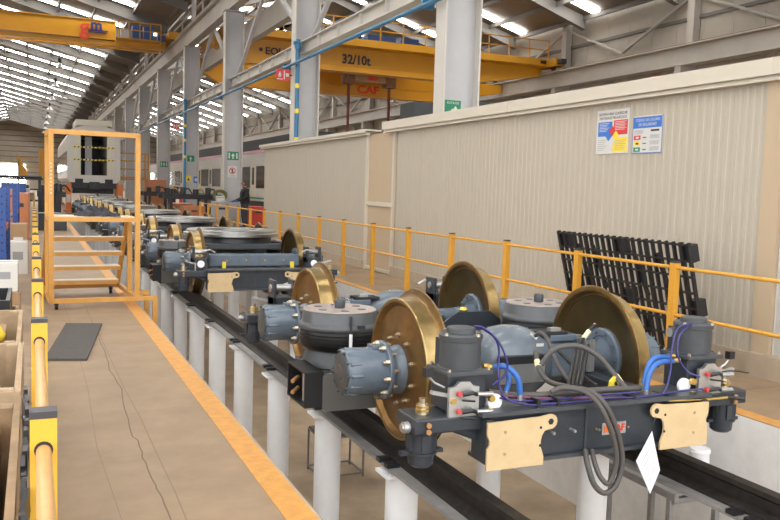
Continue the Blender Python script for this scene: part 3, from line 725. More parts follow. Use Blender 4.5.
for k, y in enumerate((18.25, 23.0, 27.8, 32.6, 37.4, 42.0)):
    c = copy_tree(far, None, ('bolt_ring', 'bolt', 'plate_hole', 'plate_bolt', 'red_handle', 'black_lever', 'coupling', 'brass_plug') if k else ())
    c.location = (BX, y, 0); tag(c, 'stripped grey rail bogie with slewing ring, %s behind the hose-fitted one' % ORD[k + 2], 'bogie', 'bogies lined up on the pit track')

# ------------------------------------------------------------------ hoses, cables and tags of the first bogie
def hose(name, pts, r, m, parent=bog, n=8, k=5, label=None):
    return MB().tube(smoothpath([P(u, v, Y) for u, v, Y in pts], k), r, n).build(name, m, parent, smooth=60, label=label)
big = hose('hose', [(536, 352, 4.30), (538, 366, 4.20), (548, 381, 4.0), (568, 387, 3.82), (589, 391, 3.70), (603, 402, 3.62), (613, 420, 3.60), (620, 442, 3.60), (622, 465, 3.60), (615, 486, 3.60), (604, 493, 3.61), (594, 484, 3.63), (588, 466, 3.66), (585, 450, 3.72)], .0165, 'hose_grey', label='thick grey hose looping below the end beam')
hose('hose', [(541, 365, 4.12), (552, 351, 4.1), (566, 346, 4.08), (582, 347, 4.05), (599, 357, 4.0), (613, 373, 3.95), (624, 386, 3.85), (632, 392, 3.84)], .0165, 'hose_grey')
hose('hose', [(551, 392, 3.80), (562, 388, 3.78), (583, 391, 3.70), (597, 402, 3.62), (607, 420, 3.58), (615, 445, 3.58), (616, 464, 3.59), (609, 483, 3.60), (601, 478, 3.62), (595, 464, 3.66), (592, 450, 3.72)], .0155, 'hose_grey')
hose('hose', [(535, 336, 4.6), (541, 333, 4.5), (548, 340, 4.4), (556, 361, 4.25), (566, 377, 4.05), (573, 385, 3.9)], .014, 'hose_grey')
for dx in (-4, 0, 4, 8): hose('cable', [(580 + dx, 345, 4.45), (579 + dx, 352, 4.35), (576 + dx, 367, 4.1), (572 + dx, 386, 3.86)], .011, 'hose_black')
hose('cable', [(556, 348, 4.5), (572, 365, 4.3), (585, 378, 4.1), (597, 386, 3.95)], .012, 'hose_black')
cbl = hose('cable', [(577, 346, 4.46), (584, 338, 4.5), (590, 330, 4.52), (595, 325, 4.54)], .014, 'hose_black')
MB().cyl(P(583, 339, 4.50), P(589, 331, 4.52), .017, n=10).build('tape', 'cream_tape', cbl)
MB().cyl(P(592, 328, 4.53), P(595, 324, 4.54), .010, n=8).build('cable_tip', 'aluminium', cbl)
MB().cyl(P(537, 361, 4.24), P(538, 367, 4.19), .019, n=10).build('tape', 'cream_tape', big)
MB().cyl(P(616, 376, 3.94), P(621, 383, 3.88), .019, n=10).build('tape', 'cream_tape', big)
cn = MB().cyl(P(529, 334, 4.62), P(536, 339, 4.6), .020, n=10).build('connector', 'aluminium', bog)
MB().prism([(-.04, -.02), (.05, -.02), (.035, .045), (.0, .06), (-.03, .03)], 'y', -.012, .012).build('yellow_bracket', 'yellow_tag', bog, loc=P(614, 386, 3.92), smooth=0, label='yellow lifting eye bracket')
MB().cyl((0.005, -.0135, .018), (.005, .0135, .018), .013, n=12).build('eye', 'hole_dark', [o for o in bog.children if o.name.startswith('yellow_bracket')][0])
# blue air hoses
hose('air_hose', [(494, 367, 3.86), (502, 366, 3.83), (510, 369, 3.80), (518, 379, 3.78), (520, 394, 3.78)], .017, 'hose_blue', label='bright blue air hose')
hose('air_hose', [(507, 371, 3.88), (509, 380, 3.86), (506, 392, 3.84)], .015, 'hose_blue', label='bright blue air hose')
hose('air_hose', [(670, 357, 3.86), (655, 358, 3.84), (648, 367, 3.83), (644, 384, 3.82)], .016, 'hose_blue', label='bright blue air hose')
hose('air_hose', [(673, 361, 3.83), (658, 363, 3.81), (650, 372, 3.80), (646, 390, 3.79)], .016, 'hose_blue', label='bright blue air hose')
for u, v, Y in ((520, 396, 3.78), (506, 394, 3.84), (644, 386, 3.82), (646, 392, 3.79)): MB().cyl(P(u, v - 3, Y), P(u, v + 4, Y), .014, n=8).build('hose_fitting', 'aluminium', bog)
for u, v, Y in ((490, 367, 3.87), (486, 366, 3.88), (671, 356, 3.87), (676, 360, 3.84)): MB().cyl(P(u - 3, v, Y), P(u + 3, v, Y), .016, n=8).build('hose_fitting', 'brass', bog)
# purple control wires
for pts in ([(474, 326, 3.86), (484, 328, 3.84), (498, 341, 3.82), (507, 361, 3.80), (505, 375, 3.79), (492, 385, 3.77)],
            [(480, 327, 3.87), (494, 337, 3.85), (499, 350, 3.83), (498, 372, 3.80), (500, 388, 3.79), (508, 400, 3.76), (530, 405, 3.74), (545, 404, 3.74)],
            [(692, 324, 3.83), (678, 328, 3.82), (672, 348, 3.80), (670, 373, 3.78), (662, 394, 3.76), (640, 398, 3.74)],
            [(688, 326, 3.82), (679, 337, 3.80), (678, 356, 3.78), (687, 371, 3.76), (700, 377, 3.72)],
            [(545, 404, 3.74), (575, 402, 3.74), (610, 398, 3.74), (640, 397, 3.74), (680, 391, 3.73), (703, 389, 3.72)],
            [(500, 398, 3.78), (520, 401, 3.78), (560, 399, 3.78), (600, 395, 3.78), (640, 392, 3.77)]):
    hose('wire', pts, .0062, 'wire_purple', n=6)
hose('wire', [(490, 394, 3.80), (540, 398, 3.80), (600, 398, 3.76), (640, 399, 3.74), (672, 401, 3.73)], .006, 'wire_maroon', n=6)
hose('cable_conduit', [(488, 392, 3.86), (510, 395, 3.85), (540, 395, 3.84), (560, 393, 3.84), (600, 390, 3.84), (640, 388, 3.84)], .019, 'hose_grey')
hose('pipe', [(668, 401, 3.72), (690, 400, 3.72), (711, 399, 3.72), (730, 397, 3.72)], .008, 'brass', n=6)
hose('cable', [(728, 397, 3.72), (736, 398, 3.70), (744, 399, 3.68)], .012, 'hose_black', n=6)
hose('sensor_lead', [(726, 373, 3.95), (720, 369, 3.92), (722, 372, 3.9), (714, 378, 3.86)][::-1], .004, 'aluminium', n=6)
for u, v, Y in ((730, 355, 3.95), (428, 372, 3.82)):
    o = MB().cbox((0, 0, 0), (.045, .04, .05)).build('sensor', 'black_paint', bog, loc=P(u, v, Y), smooth=0)
    s_ = 1 if u > 600 else -1
    MB().tube([(0, 0, -.02), (-s_ * .04, 0, -.06), (-s_ * .10, 0, -.09)], .006, 6).build('sensor_arm', 'aluminium', o)
hose('lead', [(720, 372, 3.8), (733, 371, 3.78), (749, 373, 3.76)], .004, 'hose_black', n=6)
for u in (533, 553, 590, 628, 660): # cable clips along the beam
    MB().cbox((0, 0, 0), (.02, .12, .045)).build('cable_clip', 'black_paint', bog, loc=P(u, 401 - (u - 533) * .035, 3.79), smooth=0)
bolts_grid([(-.36, -2.0, .30), (-.22, -2.0, .30)], (0, -1, 0), .010, .05, 'aluminium', 'stud', bog)
np_ = MB().box(.02, .19, -1.978, -1.972, .235, .305).build('name_plate', 'aluminium', bog, smooth=0)
text('logo_lettering', 'CAF', .055, 'ink_red', np_, face_ny(.13, -1.979, .27), .001, bold=.002)
MB().box(.035, .075, -1.980, -1.9785, .25, .292).build('logo_mark', 'ink_orange', np_, smooth=0)
bolts_grid([(.0, -1.972, .27), (-.02, -1.972, .275), (.205, -1.972, .27)], (0, -1, 0), .008, .012, 'bolt_zinc', 'plate_screw', np_)

# paper tag hanging from the cover plate (its own thing)
pt = [at(652, 431, Y=3.675), at(636, 461, Y=3.66), at(650, 494, Y=3.64), at(660, 470, Y=3.655)]
mb = MB(); nn = Vector((0, .0012, 0)); mb.add([p - nn for p in pt] + [p + nn for p in pt], [(0, 1, 2, 3), (7, 6, 5, 4), (0, 4, 5, 1), (1, 5, 6, 2), (2, 6, 7, 3), (3, 7, 4, 0)])
pp = mb.build('paper_sheet', 'paper', smooth=0); tag(pp, 'white paper sheet hanging diagonally from the beige cover plate', 'paper')
MB().tube([pt[0], at(653, 424, Y=3.67), at(656, 417, Y=3.68)], .003, 5).build('string', 'hose_black', pp)
mb = MB()
for k in range(5):
    a = pt[1].lerp(pt[2], .2 + .14 * k); b = pt[0].lerp(pt[3], .25 + .12 * k); o_ = Vector((0, -.0016, 0))
    p0 = a.lerp(b, .22); p1 = a.lerp(b, .75); mb.bar(p0 + o_, p1 + o_, .0005, .003)
mb.build('printed_lines', 'ink_grey', pp, smooth=0)

# ================================================================== RAILINGS
def make_railing(x, ys, zr, sec, label, rail_mat, y0, y1, r, hole):
    g = empty('guard_railing', (x, ys[0], 0)); tag(g, label, 'railing')
    oy = ys[0]
    pm = MB().box(-sec[0] / 2, sec[0] / 2, -sec[1] / 2, sec[1] / 2, 0, 1.035).mesh('post', 'orange_rail', 0)
    cm = MB().box(-sec[0] / 2 - .001, sec[0] / 2 + .001, -sec[1] / 2 - .001, sec[1] / 2 + .001, 1.035, 1.052).mesh('post_cap', 'cap_black', 0)
    bm_ = MB().box(-sec[0] * .7, sec[0] * .7, -sec[1] * .8, sec[1] * .8, 0, .008).mesh('base_plate', 'orange_rail', 0)
    hm = MB()
    for z in zr: hm.cyl((0, -sec[1] / 2 - .0015, z + .004), (0, sec[1] / 2 + .0015, z + .004), r * 1.22, n=16)
    hm = hm.mesh('rail_hole_shade', 'hole_dark', 40)  # dark discs paint the shadow gap where the pipe enters the post
    for y in ys:
        p = bpy.data.objects.new('post', pm); COL.objects.link(p); p.parent = g; p.location = (0, y - oy, 0)
        for nme, m_ in (('post_cap', cm), ('base_plate', bm_), ('rail_hole_shade', hm)):
            if nme == 'rail_hole_shade' and not hole: continue
            o = bpy.data.objects.new(nme, m_); COL.objects.link(o); o.parent = p
            if nme == 'rail_hole_shade': o['kind'] = 'stuff'
    for z in zr: MB().cyl((0, y0 - oy, z), (0, y1 - oy, z), r, n=14).build('rail', rail_mat, g)
    return g
make_railing(5.30, [5.72 + 1.435 * i for i in range(-2, 17)], (.995, .57), (.06, .07), 'orange pipe railing with square posts in front of the white panel wall', 'orange_rail', 1.5, 28.75, .0165, False)
make_railing(.020, [2.10 + 1.43 * i for i in range(0, 26)], (.955, .50), (.060, .05), 'yellow railing with black-capped posts beside the wooden crates', 'handrail', .2, 38, .0175, True)
for o in COL.objects:      # the walkway railing posts are a brighter yellow
    if o.name.startswith('guard_railing') and o.get('label', '').startswith('yellow'):
        me = o.children[0].data; me.materials.clear(); me.materials.append(MATS['safety_yellow'])

# ================================================================== MOBILE STEP PLATFORM
pl = empty('step_platform', (.2, 10.9, 0), math.radians(3.0)); tag(pl, 'yellow wheeled step platform with guard frame and dark cloth on deck', 'platform')
def pbar(name, p0, p1, w=.055, m='platform_orange', parent=pl): return MB().bar(p0, p1, w, w).build(name, m, parent, smooth=0)
D = .62
for y in (0, D):
    pbar('upright', (0, y, .11), (0, y, 2.20), .06); 
    pbar('upright', (1.03, y, .11), (1.03, y, 2.20 if y == 0 else 1.16), .06)
pbar('top_bar', (0, 0, 2.20), (1.06, 0, 2.20), .06); pbar('side_bar', (0, 0, 2.20), (0, D, 2.20), .06)
pbar('deck_bar', (0, 0, 1.13), (1.03, 0, 1.13)); pbar('deck_bar', (0, D, 1.13), (1.03, D, 1.13)); pbar('deck_bar', (0, 0, 1.13), (0, D, 1.13)); pbar('deck_bar', (1.03, 0, 1.13), (1.03, D, 1.13))
MB().box(.03, 1.0, .03, D - .03, 1.14, 1.165).build('deck', 'tread_cream', pl, smooth=0)
pbar('base_bar', (0, 0, .11), (1.27, 0, .115)); pbar('base_bar', (0, D + .9, .11), (1.0, D + .9, .11)); pbar('base_bar', (0, 0, .11), (0, D + .9, .11)); pbar('base_bar', (1.03, 0, .11), (1.03, D + .9, .11))
pbar('base_bar', (1.03, D, .11), (1.27, D, .11))
pbar('hook_leg', (1.255, 0, .14), (1.255, 0, -.30), .06); pbar('hook_leg', (1.255, D, .14), (1.255, D, -.26), .06)
pbar('stringer', (.0, D, 1.1), (.0, D + .9, .13)); pbar('stringer', (1.0, D, 1.1), (1.0, D + .9, .13))
for k in range(4):
    y = D + .10 + .19 * k; z = .86 - .215 * k
    t = MB().box(.03, .98, y - .01, y + .17, z - .05, z).build('step', 'platform_orange', pl, smooth=0)
    MB().box(.03, .98, y - .01, y + .17, z, z + .008).build('step_grip', 'tread_cream', t, smooth=0)
for x, y in ((.06, .02), (.9, D + .86), (.06, D + .86)):
    c = MB().cyl((x - .018, y, .045), (x + .018, y, .045), .045, n=16).build('caster', 'rubber', pl)
    MB().box(x - .025, x + .025, y - .025, y + .025, .06, .10).build('caster_fork', 'dark_steel', c, smooth=0)
for k in range(9): MB().cyl((.0, -.032, 1.45 + .045 * k), (.0, -.028, 1.45 + .045 * k), .010, n=8).build('peg_hole', 'sign_white', pl)
# cloth on the deck
mb = MB(); NX, NY = 26, 12
for j in range(NY + 1):
    for i in range(NX + 1):
        x = .30 + .50 * i / NX; y = .05 + .42 * j / NY; e = min(i, NX - i) / NX * 2; f = min(j, NY - j) / NY * 2
        h = .17 * (e ** .6) * (f ** .6) * (.55 + .45 * math.sin(i * .9 + j * .5) * math.cos(j * .8 - i * .23)) + .012 * random.random()
        mb.v.append((.2 + x + .03 * math.sin(j), 10.9 + y + .02 * math.sin(i * .7), 1.168 + max(h, .004)))
for j in range(NY):
    for i in range(NX): mb.f.append((j * (NX + 1) + i, j * (NX + 1) + i + 1, (j + 1) * (NX + 1) + i + 1, (j + 1) * (NX + 1) + i))
cl = mb.build('cloth', 'cloth_dark', smooth=70); tag(cl, 'crumpled dark cloth lying on the step platform deck', 'cloth')
sd = cl.modifiers.new('thick', 'SOLIDIFY'); sd.thickness = .004

# floor mat
mb = MB(); q = [(.082, 7.80), (.435, 7.71), (.703, 9.64), (.329, 9.73)]; mb.prism(q, 'z', 0.0005, .022)
mt = mb.build('floor_mat', 'mat_grey', smooth=0); tag(mt, 'dark grey rubber mat lying on the walkway floor', 'mat')

# ================================================================== CRATES, RACKS left of the yellow railing
def make_crate(x0, x1, y0, y1, z0, z1, label, m='wood', n=4):
    c = empty('wooden_crate', ((x0 + x1) / 2, (y0 + y1) / 2, z0)); tag(c, label, 'crate', 'wooden crates beside the yellow railing')
    X = (x1 - x0) / 2; Y = (y1 - y0) / 2; H = z1 - z0; t = .022; s = H / n
    for k in range(n):
        za, zb = s * k + .006, s * (k + 1) - .006; e = random.uniform(-.004, .004)
        MB().box(X - t + e, X + e, -Y, Y, za, zb).build('plank', m, c, smooth=0); MB().box(-X + e, -X + t + e, -Y, Y, za, zb).build('plank', m, c, smooth=0)
        MB().box(-X + t, X - t, -Y + e, -Y + t + e, za, zb).build('plank', m, c, smooth=0); MB().box(-X + t, X - t, Y - t + e, Y + e, za, zb).build('plank', m, c, smooth=0)
    MB().box(-X + t, X - t, -Y + t, Y - t, 0.0, .02).build('bottom', m, c, smooth=0)
    for sx in (-1, 1):
        for sy in (-1, 1): MB().cbox((sx * (X - .05), sy * (Y - .05), H / 2), (.05, .05, H - .01)).build('corner_post', m, c, smooth=0)
    return c
make_crate(-.80, -.042, 1.75, 3.05, 0, .84, 'tall wooden crate wrapped in torn plastic at the yellow railing', 'wood', 5)
make_crate(-.80, -.045, 3.25, 4.25, 0, .83, 'pale wooden crate holding timber offcuts at the yellow railing', 'wood_pale', 4)
make_crate(-.80, -.06, 4.40, 5.55, 0, .80, 'wooden crate with a yellow sack and printed label', 'wood_pale', 4)
make_crate(-.82, -.10, 5.80, 6.75, 0, .66, 'low wooden crate under the black plastic tray', 'wood', 4)
cd = MB().box(-.70, -.10, 1.85, 2.95, .022, .80).build('cardboard_box', 'cardboard', smooth=0, bevel=.01); tag(cd, 'large brown cardboard box filling the plastic-wrapped crate', 'box')
MB().box(-.44, -.38, 1.85, 2.95, .8005, .802).build('packing_tape', 'plastic_wrap', cd, smooth=0)
mb = MB()
for k in range(22):
    y = 1.78 + k * .058; mb.bar((-.024 + random.uniform(-.004, .004), y, .845 + random.uniform(-.02, .02)), (-.024 + random.uniform(-.008, .008), y + .06, .845 + random.uniform(-.02, .02)), .012, .07)
pw = mb.build('plastic_sheet', 'black_paint', smooth=0); tag(pw, 'torn black plastic sheet folded along the edge of tall crate', 'plastic sheet'); pw['kind'] = 'stuff'
for i, (x, y, z, sx, sy, sz, rz, m_) in enumerate([(-.19, 3.47, .42, .10, .25, .80, .2, 'wood'), (-.26, 3.76, .43, .08, .30, .76, -.4, 'amber'), (-.46, 3.50, .40, .16, .2, .68, .1, 'wood_pale'), (-.22, 4.0, .40, .06, .2, .76, .5, 'wood'),
                                                     (-.48, 3.98, .40, .2, .2, .74, .0, 'cardboard')]):
    b = MB().cbox((0, 0, 0), (sx, sy, sz)).build('timber_offcut', m_, loc=(x, y, z + .003), smooth=0); b.rotation_euler = (0, 0, rz)
    tag(b, ['thick brown timber offcut standing in the pale crate', 'reddish timber offcut standing in the pale crate', 'pale square timber block in the pale crate', 'slim timber offcut at the crate corner', 'brown cardboard block in the pale crate'][i], 'timber', 'offcuts in the pale crate')
bx = MB().cbox((-.40, 4.95, .38), (.5, .9, .70)).build('cardboard_box', 'cardboard', smooth=0); tag(bx, 'brown cardboard box inside the crate with the yellow sack', 'box')
mb = MB(); mb.lathe([(.02, 0), (.07, .01), (.085, .05), (.06, .09), (.02, .10)], (-.22, 4.75, .731), (0, 0, 1), 14); sk = mb.build('yellow_sack', 'yellow_tag', smooth=60); tag(sk, 'small yellow sack on cardboard inside wooden crate', 'sack')
lb = MB().box(-.054, -.051, 4.5, 4.95, .35, .70).build('printed_label', 'sign_white', smooth=0); tag(lb, 'white printed shipping label on the crate side', 'label')
for k in range(6): MB().box(-.0505, -.050, 4.53, 4.92, .38 + k * .05, .40 + k * .05).build('print_line', 'ink_grey', lb, smooth=0)
tr = MB(); tr.box(-.60, -.145, 5.95, 6.65, .662, .68); tr.box(-.60, -.575, 5.95, 6.65, .68, .80); tr.box(-.17, -.145, 5.95, 6.65, .68, .80); tr.box(-.575, -.17, 5.95, 5.975, .68, .80); tr.box(-.575, -.17, 6.625, 6.65, .68, .80)
tr = tr.build('plastic_tray', 'black_paint', smooth=0); tag(tr, 'black plastic tray standing on low wooden crate', 'tray')
for k in range(5):
    o = MB().cyl((-.36, 4.45 + .0, 0), (-.36, 4.45, .07), .035, .02, n=10).build('rubber_stopper', 'rubber', loc=(.10 - .09 * (k % 3), 1.75 + .11 * (k // 3), .684)); tag(o, 'small black rubber stopper inside the black tray', 'stopper', 'stoppers in the black tray')
def make_rack(y0, y1, x0, x1, h, label):
    r = empty('pallet_rack', ((x0 + x1) / 2, y0, 0)); tag(r, label, 'rack', 'blue racks beyond the crates'); X = (x1 - x0) / 2
    for y in (0, y1 - y0):
        for sx in (-1, 1):
            u = MB().box(sx * X - .045, sx * X + .045, y - .05, y + .05, 0, h).build('upright', 'rack_blue', r, smooth=0)
            for k in range(int(h / .1)): MB().cyl((sx * X, y - .0515, .08 + .1 * k), (sx * X, y - .050, .08 + .1 * k), .012, n=6).build('slot', 'hole_dark', u)
        for k in range(3): MB().bar((-X, y, .2 + .4 * k), (X, y, .5 + .4 * k), .03, .03).build('lattice', 'rack_blue', r, smooth=0)
    for z in (.35, .95):
        for sx in (-1, 1): MB().box(sx * X - .02, sx * X + .02, .05, y1 - y0 - .05, z - .08, z).build('beam', 'jack_orange', r, smooth=0)
        MB().box(-X + .02, X - .02, .05, y1 - y0 - .05, z - .03, z - .005).build('shelf', 'wood_pale', r, smooth=0)
    return r
make_rack(11.7, 13.9, -1.35, -.37, 1.48, 'blue perforated rack with orange beams nearest the crates')
make_rack(17.4, 20.0, -1.30, -.32, 1.52, 'blue perforated rack farther along beyond the first rack')
for i, (x, y, z, s, m_, lab) in enumerate([(-.62, 12.4, .352, (.42, .6, .40), 'cardboard', 'brown carton on lower shelf of the first blue rack'), (-.62, 12.5, .952, (.42, .7, .36), 'sign_white', 'white carton on upper shelf of the first blue rack'),
        (-.30, 9.6, 0, (.34, .5, .42), 'cardboard', 'brown carton on the floor beyond the black tray'), (-.30, 9.6, .425, (.30, .42, .30), 'sign_white', 'white carton stacked on the brown floor carton'),
        (-.24, 15.4, 0, (.30, .5, .55), 'sign_white', 'tall white carton on floor between the blue racks'), (-.25, 16.5, 0, (.30, .5, .8), 'cardboard', 'tall brown carton on the floor before second blue rack'),
        (-.60, 18.2, .952, (.45, .8, .45), 'brick_orange', 'orange-red carton on upper shelf of the second rack'), (-.62, 18.4, .352, (.4, .8, .4), 'cardboard', 'brown carton on lower shelf of the second rack')]):
    b = MB().box(-s[0] / 2, s[0] / 2, -s[1] / 2, s[1] / 2, 0, s[2]).build('carton', m_, loc=(x, y, z + .001), smooth=0, bevel=.006); tag(b, lab, 'carton')
    MB().box(-s[0] / 2, s[0] / 2, -.03, .03, s[2], s[2] + .002).build('tape', 'plastic_wrap', b, smooth=0)
    MB().box(-.08, .08, -s[1] / 2 - .002, -s[1] / 2, s[2] * .45, s[2] * .7).build('printed_label', 'ink_grey' if m_ == 'sign_white' else 'sign_white', b, smooth=0)

# ================================================================== BLACK PALLET
pa = empty('plastic_pallet', (0, 0, 0)); tag(pa, 'black plastic grid pallet leaning against the orange railing', 'pallet')
L, H = 2.02, 1.255
for k in range(22):
    x = .02 + (L - .04) * k / 21; w = .024 if k % 5 else .04
    MB().box(x - w / 2, x + w / 2, -.012, .02, 0, H).build('slat', 'pallet_black', pa, smooth=0)
for k in range(9):
    z = .02 + (H - .04) * k / 8; MB().box(0, L, -.016, .012, z - .008, z + .008).build('crossbar', 'pallet_black', pa, smooth=0)
for fx in (.08, 1.01, 1.94):
    for fz in (.11, .62, 1.14):
        MB().box(fx - .06, fx + .06, .02, .11, fz - .08, fz + .08).build('foot', 'pallet_black', pa, smooth=0)
for fx in (.36, .62, 1.26, 1.60):
    MB().bar((fx - .06, .03, .12), (fx + .06, .03, .55), .04, .02).build('rib', 'pallet_black', pa, smooth=0); MB().bar((fx + .06, .03, .66), (fx - .06, .03, 1.12), .05, .02).build('rib', 'pallet_black', pa, smooth=0)
# local x runs along the pallet towards -Y, local -y is the face towards the track; it leans back on the railing
lean = math.atan(.272)
R0 = Matrix(((0, 1, 0), (-1, 0, 0), (0, 0, 1)))
pa.matrix_world = Matrix.Translation((5.705, 7.66, .006)) @ (R0 @ Matrix.Rotation(lean, 3, 'X')).to_4x4()

# ================================================================== WALL POSTERS
def poster(name, y0, y1, z0, z1, label):
    o = MB().box(WX - .010, WX - .003, y1, y0, z0, z1).build(name, 'sign_white', smooth=0); tag(o, label, 'poster')
    W = y0 - y1; Hh = z1 - z0
    def R(nm, u0, v0, u1, v1, m, d=.001):
        return MB().box(WX - .010 - d, WX - .010 + .0005, y0 - W * u1, y0 - W * u0, z1 - Hh * v1, z1 - Hh * v0).build(nm, m, o, smooth=0)
    def T(nm, s, u, v, size, m, sx=1.0): return text(nm, s, size, m, o, face_nx(WX - .0118, y0 - W * u, z1 - Hh * v), .0004, sx)
    def D(nm, u, v, r, m):
        y = y0 - W * u; z = z1 - Hh * v
        return MB().prism([(y - r, z), (y, z - r), (y + r, z), (y, z + r)], 'x', WX - .0135, WX - .0095).build(nm, m, o, smooth=0)
    return o, R, T, D
o, R, T, Dm = poster('hazard_poster', 8.115, 7.535, 2.115, 2.625, 'hazard classification poster with blue, red and yellow fields on white wall')
T('title', 'SISTEMA PARA CLASIFICAR', .5, .10, .046, 'ink', .92); T('title', 'MATERIALES PELIGROSOS', .5, .19, .046, 'ink', .92)
R('blue_field', .05, .27, .49, .60, 'sign_blue'); R('red_field', .54, .25, .96, .58, 'sign_red'); R('yellow_field', .53, .64, .96, .97, 'sign_yellow')
Dm('blue_diamond', .40, .60, .062, 'sign_blue'); Dm('red_diamond', .505, .49, .062, 'sign_red'); Dm('yellow_diamond', .61, .60, .062, 'sign_yellow'); Dm('white_diamond', .505, .72, .062, 'sign_white')
for k in range(6):
    R('print_line', .09, .30 + .035 * k, .40 - .04 * (k % 3), .312 + .035 * k, 'sign_white', .0015); R('print_line', .58, .28 + .035 * k, .92 - .05 * (k % 2), .292 + .035 * k, 'sign_white', .0015)
    R('print_line', .06, .68 + .045 * k, .34 - .05 * (k % 3), .69 + .045 * k, 'ink_grey', .0015); R('print_line', .60, .70 + .04 * k, .92 - .04 * (k % 2), .712 + .04 * k, 'ink_grey', .0015)
o, R, T, Dm = poster('colour_poster', 7.465, 6.99, 2.105, 2.515, 'blue and white safety colour chart poster on white wall')
R('blue_header', .02, .03, .97, .33, 'sign_blue'); T('title', 'CODIGO DE COLORES', .5, .12, .042, 'sign_white', .9); T('title', 'DE SEGURIDAD', .5, .24, .046, 'sign_white', .9)
R('border', .0, .0, .015, 1, 'sign_blue'); R('border', .985, 0, 1, 1, 'sign_blue'); R('border', 0, .985, 1, 1, 'sign_blue')
for v, m_ in ((.52, 'sign_red'), (.68, 'sign_yellow'), (.84, 'sign_green')):
    R('colour_patch', .05, v, .28, v + .12, m_); R('pictogram', .12, v + .035, .22, v + .085, 'sign_white' if m_ != 'sign_yellow' else 'ink', .0018); R('print_line', .36, v + .05, .48, v + .075, 'ink', .0015)
    for k in range(4): R('print_line', .60, v + .028 * k, .92 - .03 * (k % 2), v + .012 + .028 * k, 'ink_grey', .0015)
for k in range(4): R('print_line', .05, .38 + .03 * k, .38 - .04 * (k % 2), .39 + .03 * k, 'ink_grey', .0015)
R('print_line', .62, .38, .90, .43, 'ink', .0015)

# ================================================================== SIGNS AND PIPES ON COLUMNS
def col_sign(nm, x0, x1, y, z0, z1, m, label, cat='sign'):
    s = MB().box(x0, x1, y - .008, y, z0, z1).build(nm, m, smooth=0); tag(s, label, cat); return s
def arrow(s, x, y, z, r, m='sign_white'):
    MB().prism([(x - r * .25, z - r), (x + r * .25, z - r), (x + r * .25, z), (x + r * .7, z), (x, z + r), (x - r * .7, z), (x - r * .25, z)], 'y', y - .0105, y - .008).build('arrow', m, s, smooth=0)
s = col_sign('exit_sign', 6.93, 7.26, 13.585, 3.0, 3.30, 'sign_green', 'green evacuation route sign on column behind the white wall'); text('lettering', 'RUTA DE', .06, 'sign_white', s, face_ny(7.095, 13.576, 3.25), .0006)
arrow(s, 7.15, 13.585, 3.11, .09); MB().bar((7.0, 13.575, 3.04), (7.1, 13.575, 3.14), .002, .03).build('pictogram', 'sign_white', s, smooth=0)
for y, nm in ((32.2, 'beside the man'), (50.8, 'far along the hall')):
    s = col_sign('exit_sign', 6.98, 7.42, y - .015, 2.62, 2.95, 'sign_green', 'green exit sign on grey column ' + nm); arrow(s, 7.2, y - .015, 2.78, .11)
    MB().box(7.02, 7.08, y - .0255, y - .023, 2.68, 2.90).build('pictogram', 'sign_white', s, smooth=0); MB().box(7.32, 7.38, y - .0255, y - .023, 2.68, 2.90).build('pictogram', 'sign_white', s, smooth=0)
s = col_sign('prohibition_sign', 7.00, 7.36, 32.185, 1.95, 2.38, 'sign_white', 'white no-entry notice with red ring below the exit sign')
MB().lathe([(.10, 0), (.13, 0), (.13, .003), (.10, .003)], (7.18, 32.174, 2.20), (0, -1, 0), 24, closed=True).build('red_ring', 'sign_red', s)
MB().bar((7.10, 32.174, 2.28), (7.26, 32.174, 2.12), .003, .03).build('red_bar', 'sign_red', s, smooth=0); MB().box(7.15, 7.21, 32.1735, 32.1765, 2.12, 2.28).build('pictogram', 'ink', s, smooth=0)
for k in range(2): MB().box(7.05, 7.31, 32.174, 32.177, 1.98 + .04 * k, 1.995 + .04 * k).build('print_line', 'ink_grey', s, smooth=0)
s = col_sign('warning_sign', 6.95, 7.20, 41.485, 1.75, 2.05, 'sign_yellow', 'small yellow warning sign on farther grey column'); MB().prism([(7.0, 1.80), (7.15, 1.80), (7.075, 1.97)], 'y', 41.474, 41.477).build('pictogram', 'ink', s, smooth=0)
s = col_sign('mandatory_sign', 7.32, 7.58, 41.485, 1.70, 2.02, 'sign_blue', 'small blue mandatory sign on farther grey column'); MB().lathe([(.01, 0), (.08, 0), (.08, .003), (.01, .003)], (7.45, 41.476, 1.86), (0, -1, 0), 16).build('pictogram', 'sign_white', s)
s = col_sign('exit_sign', 7.0, 7.35, 41.485, 2.75, 3.05, 'sign_green', 'small green exit sign above yellow warning sign'); arrow(s, 7.17, 41.485, 2.89, .1)
def fire_sign(x0, x1, y, z0, z1, label):
    s = MB().box(x0, x1, y - .01, y, z0, z1).build('fire_sign', 'sign_red', smooth=0); tag(s, label, 'sign'); xc = (x0 + x1) / 2; zc = (z0 + z1) / 2
    MB().box(x0 + .02, xc - .01, y - .0125, y - .010, z0 + .03, z0 + .05).build('frame_line', 'sign_white', s, smooth=0)
    MB().lathe([(.01, 0), (.045, .03), (.05, .07), (.02, .13), (.004, .17)], (x0 + (x1 - x0) * .27, y - .012, zc - .08), (0, 0, 1), 10).build('flame', 'sign_white', s)
    MB().box(xc + .02, xc + .05, y - .0125, y - .010, z0 + .04, z1 - .04).build('extinguisher_mark', 'sign_white', s, smooth=0); MB().box(xc + .08, x1 - .03, y - .0125, y - .010, zc - .04, zc + .05).build('hose_mark', 'sign_white', s, smooth=0)
    MB().box(x1, 6.76, y - .012, y - .004, zc - .02, zc + .02).build('bracket', 'dark_steel', s, smooth=0)
fire_sign(6.30, 6.70, 22.85, 4.62, 4.94, 'red and white fire equipment sign beside blue pipe column'); fire_sign(6.25, 6.62, 41.4, 4.3, 4.62, 'red fire equipment sign on a farther column')
